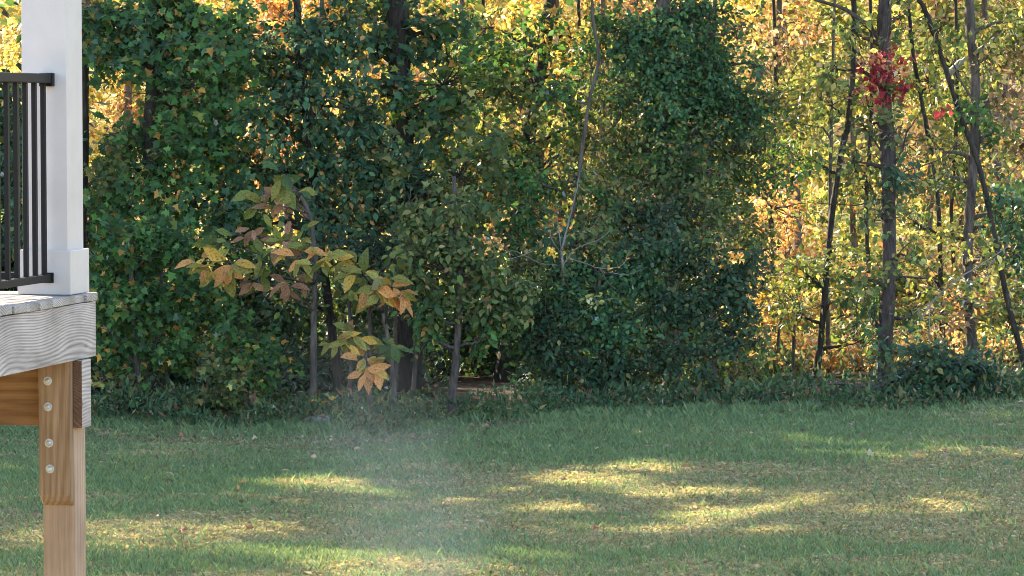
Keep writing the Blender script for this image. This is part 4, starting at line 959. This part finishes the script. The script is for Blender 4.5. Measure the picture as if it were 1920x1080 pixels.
# ------------------------------------------------------------------ lawn
def grass(n, x0, x1, y0, y1, name, label, hscale=1.0):
    y = y0 + (y1-y0)*rng.random(n)
    x = rng.uniform(-1, 1, n) * (y * .165 + 1.5)
    P = np.stack([x, y, 0*x], 1)
    big = vnoise(P * np.array([.55, 1.0, 1]), .55); mid = vnoise(P*np.array([.7, 1, 1]) + 37, 1.6); sm = vnoise(P, 6.0)
    # lush along the crest and on the left, thin and dry on the right-hand bank
    dry = .63 + .42*(big-.5)*2 + .40*(mid-.5)*2 + .22*(sm-.5)*2
    dry += .22*np.exp(-((x-2.6)/2.6)**2 - ((y-30.5)/3.5)**2)
    dry += .30*np.exp(-((x-4.9)/1.5)**2 - ((y-30.0)/4.5)**2)
    dry += .16*np.exp(-((x+3.0)/2.0)**2 - ((y-29.2)/.9)**2) + .22*np.exp(-((x+1.0)/2.6)**2 - ((y-32.8)/.55)**2)
    dry -= .32*np.exp(-((x-2.5)/4.5)**2 - ((y-37.0)/1.9)**2)
    bare_ = np.exp(-((x+1.6)/1.5)**2 - ((y-37.6)/.55)**2) + np.exp(-((x+.1)/.35)**2 - ((y-38.3)/.45)**2) + .8*np.exp(-((x+4.0)/1.0)**2 - ((y-37.2)/.4)**2)
    keep = rng.random(n) > .9*np.clip(bare_*1.2, 0, 1)
    x, y, dry, sm, mid = x[keep], y[keep], dry[keep], sm[keep], mid[keep]
    n = len(x)
    isdry = rng.random(n) < np.clip((dry-.12)*1.25, .05, .93)
    green = np.array([(.185, .265, .130), (.215, .295, .135), (.15, .23, .125), (.265, .31, .13)])[rng.integers(0, 4, n)]
    straw = np.array([(.42, .345, .20), (.36, .29, .17), (.47, .39, .235), (.32, .29, .15)])[rng.integers(0, 4, n)]
    c = np.where(isdry[:, None], straw, green) * np.exp(rng.normal(0, .2, n))[:, None]
    h = hscale * (.030 + .034*rng.random(n)) * (1.15 - .45*isdry) * (.7 + .7*sm) * (1 + .7*sstep(37.3, 39.5, y)) * (1 + .35*(mid > .62))
    wdt = .0030 + .0038*rng.random(n)
    a = rng.random(n)*6.283
    lean = h * (.25 + .6*rng.random(n)) * (1 + .6*isdry)
    z = gz(x, y) - .004
    side = np.stack([np.cos(a), np.sin(a), 0*a], 1)
    fwd = np.stack([-np.sin(a), np.cos(a), 0*a], 1)
    b = np.stack([x, y, z], 1)
    midp = b + fwd*(lean*.35)[:, None] + np.array([0, 0, 1])*(h*.6)[:, None]
    tip = b + fwd*lean[:, None] + np.array([0, 0, 1])*(h*(1-.35*isdry))[:, None]
    V = np.stack([b - side*wdt[:, None], b + side*wdt[:, None], midp + side*(wdt*.7)[:, None], tip], 1)
    f = np.array([(0, 1, 2), (0, 2, 3)])
    Fc = (f[None] + (np.arange(n)*4)[:, None, None]).reshape(-1, 3)
    return tag(link(name, mesh_np(name, V.reshape(-1, 3), Fc, M_GRASS, np.repeat(c, 2, 0))), label, 'grass', kind='stuff')
grass(450000, -7, 7, 23.5, 40.2, 'grass', 'mown lawn grass, green with dry straw-coloured patches')

# fallen leaves
def fallen_mesh(seed):
    r = np.random.default_rng(seed)
    v, f, _ = T_maple()
    v = v.copy(); v[:, 2] = .12*np.sin(v[:, 0]*5 + seed) + .10*v[:, 1]**2 + r.normal(0, .03, len(v))
    me = bpy.data.meshes.new('fallen_leaf')
    me.from_pydata([tuple(q) for q in v], [], [tuple(int(i) for i in q) for q in f])
    me.materials.append(M_DEAD)
    return me
FL = [fallen_mesh(s) for s in range(4)]
for i, (px, py, col, lab) in enumerate([(340, 997, (.28, .11, .06), 'single red-brown fallen leaf on the grass right of the deck post'), (1118, 992, (.28, .09, .055), 'red fallen leaf on the lawn below the sunlit streaks'),
        (455, 905, (.45, .24, .10), 'tan fallen leaf at the left end of the upper sunlit streak'), (1592, 1033, (.38, .12, .05), 'rusty fallen leaf low on the right-hand bank'),
        (908, 800, (.42, .26, .18), 'pinkish fallen leaf standing at the lawn edge below the dark hollow'), (1136, 786, (.36, .14, .06), 'brown fallen leaf in the tall grass below the blue-green shrub'),
        (340, 818, (.40, .17, .10), 'orange fallen leaf in the rough grass below the maple bush'), (1632, 853, (.5, .42, .26), 'pale fallen leaf high on the green slope below the right-hand trunks'), (467, 992, (.30, .13, .06), 'brown curled leaf at the lower left sunlit streak'),
        (478, 823, (.5, .36, .24), 'pale tan fallen leaf at the edge left of the smoke')]):
    d = at(px, py, 10) - CAM
    t = -CAM[2]/d[2]
    for _ in range(6):
        q = CAM + d*t
        t = (float(gz(q[0], q[1])) + .05 - CAM[2])/d[2]
    q = CAM + d*t
    o = link('fallen_leaf', FL[i % 4])
    o.location = q
    o.rotation_euler = (R(12 + 30*rng.random()), R(rng.normal(0, 20)), rng.random()*.8 - .4)
    s = .065 + .03*rng.random(); o.scale = (s, s, s)
    o.color = (*col, 1)
    tag(o, lab, 'leaf', 'fallen leaves on the lawn')
fl = Leaves('ovate', .055, 'rust', .3)
n = 800
y = 25 + 14.5*rng.random(n)**.6; x = rng.uniform(-1, 1, n)*y*.16
p = np.stack([x, y, gz(x, y) + .04 + .02*rng.random(n)], 1)
fl.put(p, norm(rng.normal(0, 1, (n, 3))*np.array([1, 1, .3])), norm(np.array([0, -.2, 1]) + rng.normal(0, .4, (n, 3))))
for cx_, cy_, sx_, sy_, k in [(-1.1, 37.4, .5, .35, 260), (-.1, 38.2, .25, .3, 160), (-2.2, 36.6, .9, .25, 160), (-3.9, 37.4, .8, .3, 140), (4.0, 33.5, 1.2, .6, 60)]:
    x = rng.normal(cx_, sx_, k); y = rng.normal(cy_, sy_, k)
    p = np.stack([x, y, gz(x, y) + .02 + .04*rng.random(k)], 1)
    fl.put(p, norm(rng.normal(0, 1, (k, 3))*np.array([1, 1, .3])), norm(np.array([0, -.2, 1]) + rng.normal(0, .4, (k, 3))), 'rust', .9, .8)
tag(fl.build('leaf_litter', M_LEAF, carve=False), 'scattered small brown leaves on the lawn', 'leaf litter', kind='stuff')

# small stones at the edge
def rock(name, label, px, py, Y, r, seed):
    import bmesh
    bm = bmesh.new()
    bmesh.ops.create_icosphere(bm, subdivisions=3, radius=1)
    rr = np.random.default_rng(seed); k = rr.normal(size=(5, 3))
    for q in bm.verts:
        d = sum(.09*math.sin(3*(Vector(a).dot(q.co)) + i) for i, a in enumerate(k))
        q.co *= 1 + d
        q.co = Vector((q.co.x*r*1.5, q.co.y*r, q.co.z*r*.8))
    me = bpy.data.meshes.new(name); bm.to_mesh(me); bm.free()
    for q in me.polygons: q.use_smooth = True
    me.materials.append(M_STONE)
    o = link(name, me); p = at(px, py, Y); p[2] = float(gz(p[0], Y)) + r*.3
    o.location = p
    return tag(o, label, 'stone')
rock('stone', 'small grey stone at the foot of the dark gap trunk', 1527, 772, 38.9, .10, 3)
rock('stone', 'small grey stone at the foot of the pale-stemmed sapling', 597, 790, 39.2, .11, 5)

# ------------------------------------------------------------------ the deck
ROT = R(-12.0)
DK = empty('deck', (-1.79, 14.2, 0.0), ROT, label='raised wooden deck corner with white column and black railing', cat='deck')
ZT = 2.965                         # top of the boards
BT = .034
def part(mb, name, mat, parent=DK, smooth=False):
    return mb.build(name, mat, parent, smooth)
# boards run across, their ends show over the rim
bw, gap = .139, .006
y = -.004
board_m = None
for i in range(34):
    mb = MB(); dz = rng.normal(0, .0012); dx = rng.normal(0, .003)
    mb.box(-3.6, .008 + dx, y - bw, y, ZT - BT + dz, ZT + dz, .004)
    part(mb, 'deck_board', M_BOARD)
    y -= bw + gap
ZR = ZT - BT - .004; RH = .237
mb = MB(); mb.box(-.038, 0, -4.9, .0, ZR - RH, ZR, .004); part(mb, 'rim_board', M_RIM)
mb = MB(); mb.box(-3.6, -.041, -.040, -.002, ZR - RH, ZR, .004); part(mb, 'end_joist', M_POSTLOW)
for k in range(8):
    mb = MB(); mb.box(-.45 - k*.4, -.412 - k*.4, -4.85, -.043, ZR - RH, ZR - .001, .003); part(mb, 'joist', M_POSTLOW)
# post under the corner: lower shaft, front plate with bolts, seated beam
ZB = ZR - RH                        # underside of the rim
ZBB = ZB - .29                      # underside of the beam
post = MB(); post.box(-.165, -.022, -.225, -.082, -.3, ZB - .004, .006)
po = part(post, 'post', M_POSTLOW)
pl = MB()
x0, x1, yf, yb = -.163, -.0225, -.272, -.227
zt, zb = ZB - .003, ZB - .62
v = [(x0, yf, zt), (x1, yf, zt), (x1, yb, zt), (x0, yb, zt), (x0, yf, zb+.05), (x1, yf, zb+.05), (x0+.012, yf+.012, zb+.02), (x1-.008, yf+.012, zb+.02), (x0+.02, yb-.006, zb), (x1-.014, yb-.006, zb), (x1, yb, zb), (x0, yb, zb)]
pl.add(v, [(0,3,2,1), (0,1,5,4), (4,5,7,6), (6,7,9,8), (8,9,10,11), (3,11,10,2), (1,2,10,5), (5,10,7), (7,10,9), (0,4,11,3), (4,6,11), (6,8,11)])
pp = link('front_plate', pl.mesh('front_plate', M_POST), po)
for (bx, bz) in [(-.122, ZB-.088), (-.122, ZB-.198), (-.118, ZB-.352), (-.115, ZB-.462)]:
    mb = MB(); mb.lathe([(.019, 0), (.019, .003), (.017, .0035)], (bx, yf+.001, bz), (0, -1, 0), 18)
    mb.lathe([(.011, .0038), (.0112, .006), (.0085, .0095), (.004, .0108), (.001, .011)], (bx, yf+.001, bz), (0, -1, 0), 14)
    link('bolt', mb.mesh('bolt', M_ZINC, False), po)
mb = MB(); mb.box(-3.6, -.168, -.170, -.132, ZBB, ZB - .003, .004); part(mb, 'beam', M_BEAM)
sb = MB(); sb.box(-.0205, .017, -.2335, -.118, ZBB, ZB - .003, .003); sbo = part(sb, 'side_board', M_RIM)
eg = MB(); eg.box(-.0205, .017, -.2385, -.2345, ZBB + .001, ZB - .004, .001); link('end_grain', eg.mesh('end_grain', M_END), sbo)
# column
cx, cy = -.1375, -.1475
colm = MB(); colm.box(cx-.1, cx+.1, cy-.1, cy+.1, ZT + .001, ZT + 2.75, .003)
cl = part(colm, 'column', M_WHITE)
b2 = MB(); b2.box(cx-.119, cx+.119, cy-.119, cy+.119, ZT + .002, ZT + .19, .004)
link('base_trim', b2.mesh('base_trim', M_WHITE), cl)
# railings
def railing(p0, p1, n0, vertical_axis):
    rl = link('railing', None, DK)
    rw = .024
    if vertical_axis == 'y':
        mb = MB(); mb.box(p0[0]-.026, p0[0]+.026, p1[1], p0[1], ZT+.895, ZT+.935, .004); mb.build('top_rail', M_BLACK, rl)
        mb = MB(); mb.box(p0[0]-.030, p0[0]+.030, p0[1]-.03, p0[1]+.001, ZT+.882, ZT+.938, .003); mb.build('rail_bracket', M_BLACK, rl)
        mb = MB(); mb.box(p0[0]-.020, p0[0]+.020, p1[1], p0[1], ZT+.058, ZT+.090, .003); mb.build('bottom_rail', M_BLACK, rl)
        mb = MB(); mb.box(p0[0]-.026, p0[0]+.026, p0[1]-.025, p0[1]+.001, ZT+.052, ZT+.096, .003); mb.build('rail_bracket', M_BLACK, rl)
        L0 = p0[1] - p1[1]; k = int((L0-.06)/.108)
        mb = MB(); mb.box(-.0095, .0095, -.0095, .0095, ZT+.088, ZT+.897)
        me = mb.mesh('baluster', M_BLACK)
        for i in range(k):
            o = link('baluster', me, rl); o.location = (p0[0], p0[1] - .062 - i*.108, 0)
    else:
        mb = MB(); mb.box(p1[0], p0[0], p0[1]-.026, p0[1]+.026, ZT+.895, ZT+.935, .004); mb.build('top_rail', M_BLACK, rl)
        mb = MB(); mb.box(p1[0], p0[0], p0[1]-.020, p0[1]+.020, ZT+.058, ZT+.090, .003); mb.build('bottom_rail', M_BLACK, rl)
        L0 = p0[0] - p1[0]; k = int((L0-.06)/.108)
        mb = MB(); mb.box(-.0095, .0095, -.0095, .0095, ZT+.088, ZT+.897)
        me = mb.mesh('baluster', M_BLACK)
        for i in range(k):
            o = link('baluster', me, rl); o.location = (p0[0] - .062 - i*.108, p0[1], 0)
    return rl
railing((cx+.018, cy-.1, 0), (cx+.018, -4.8, 0), 0, 'y')
railing((cx-.1, cy, 0), (-3.5, cy, 0), 0, 'x')

# ------------------------------------------------------------------ drifting smoke
m, nt, out = mat_new('smoke')
L = nt.links.new
tc = nd(nt, 'ShaderNodeTexCoord')
sp = nd(nt, 'ShaderNodeSeparateXYZ'); L(tc.outputs['Object'], sp.inputs[0])
nzw = nd(nt, 'ShaderNodeTexNoise', i_Scale=1.6, i_Detail=2.0)
L(tc.outputs['Object'], nzw.inputs['Vector'])
warp = nd(nt, 'ShaderNodeVectorMath', operation='MULTIPLY_ADD')
L(nzw.outputs['Color'], warp.inputs[0]); warp.inputs[1].default_value = (.5, .5, .2)
L(tc.outputs['Object'], warp.inputs[2])
nz = nd(nt, 'ShaderNodeTexNoise', i_Scale=1.7, i_Detail=5.0, i_Roughness=0.6)
L(warp.outputs[0], nz.inputs['Vector'])
rn = ramp(nt, [(0.32, (0.12, 0.12, 0.12)), (0.72, (1, 1, 1))], nz.outputs['Fac'])
r2d = nd(nt, 'ShaderNodeCombineXYZ'); L(sp.outputs[0], r2d.inputs[0]); L(sp.outputs[1], r2d.inputs[1])
ln = nd(nt, 'ShaderNodeVectorMath', operation='LENGTH'); L(r2d.outputs[0], ln.inputs[0])
fall = nd(nt, 'ShaderNodeMapRange', interpolation_type='SMOOTHERSTEP')
fall.inputs[1].default_value = .95; fall.inputs[2].default_value = -.15
L(ln.outputs['Value'], fall.inputs[0])
fz = nd(nt, 'ShaderNodeMapRange', interpolation_type='SMOOTHERSTEP')
fz.inputs[1].default_value = 2.45; fz.inputs[2].default_value = .3
L(sp.outputs[2], fz.inputs[0])
m1 = nd(nt, 'ShaderNodeMath', operation='MULTIPLY'); L(fall.outputs[0], m1.inputs[0]); L(fz.outputs[0], m1.inputs[1])
m2 = nd(nt, 'ShaderNodeMath', operation='MULTIPLY'); L(m1.outputs[0], m2.inputs[0]); L(rn.outputs[0], m2.inputs[1])
m3 = nd(nt, 'ShaderNodeMath', operation='MULTIPLY'); L(m2.outputs[0], m3.inputs[0]); m3.inputs[1].default_value = 0.185
pv = nd(nt, 'ShaderNodeVolumePrincipled'); pv.inputs['Color'].default_value = (.86, .91, 1.0, 1); pv.inputs['Anisotropy'].default_value = 0.2
L(m3.outputs[0], pv.inputs['Density'])
L(pv.outputs[0], out.inputs['Volume'])
mb = MB()
mb.tube([(0, 0, z) for z in np.linspace(0, 2.5, 9)], [.8, .95, 1.0, 1.0, 1.0, 1.0, 1.0, .95, .8], 24)
sm = mb.build('smoke', m, None, True)
sm.location = at(815, 1130, 25.0)
sm.location.z = .12
top_ = Vector(at(640, 640, 25.4)); ax = (top_ - sm.location)
sm.rotation_euler = ax.to_track_quat('Z', 'Y').to_euler()
tag(sm, 'faint bluish smoke drifting across the middle of the lawn', 'smoke', kind='stuff')
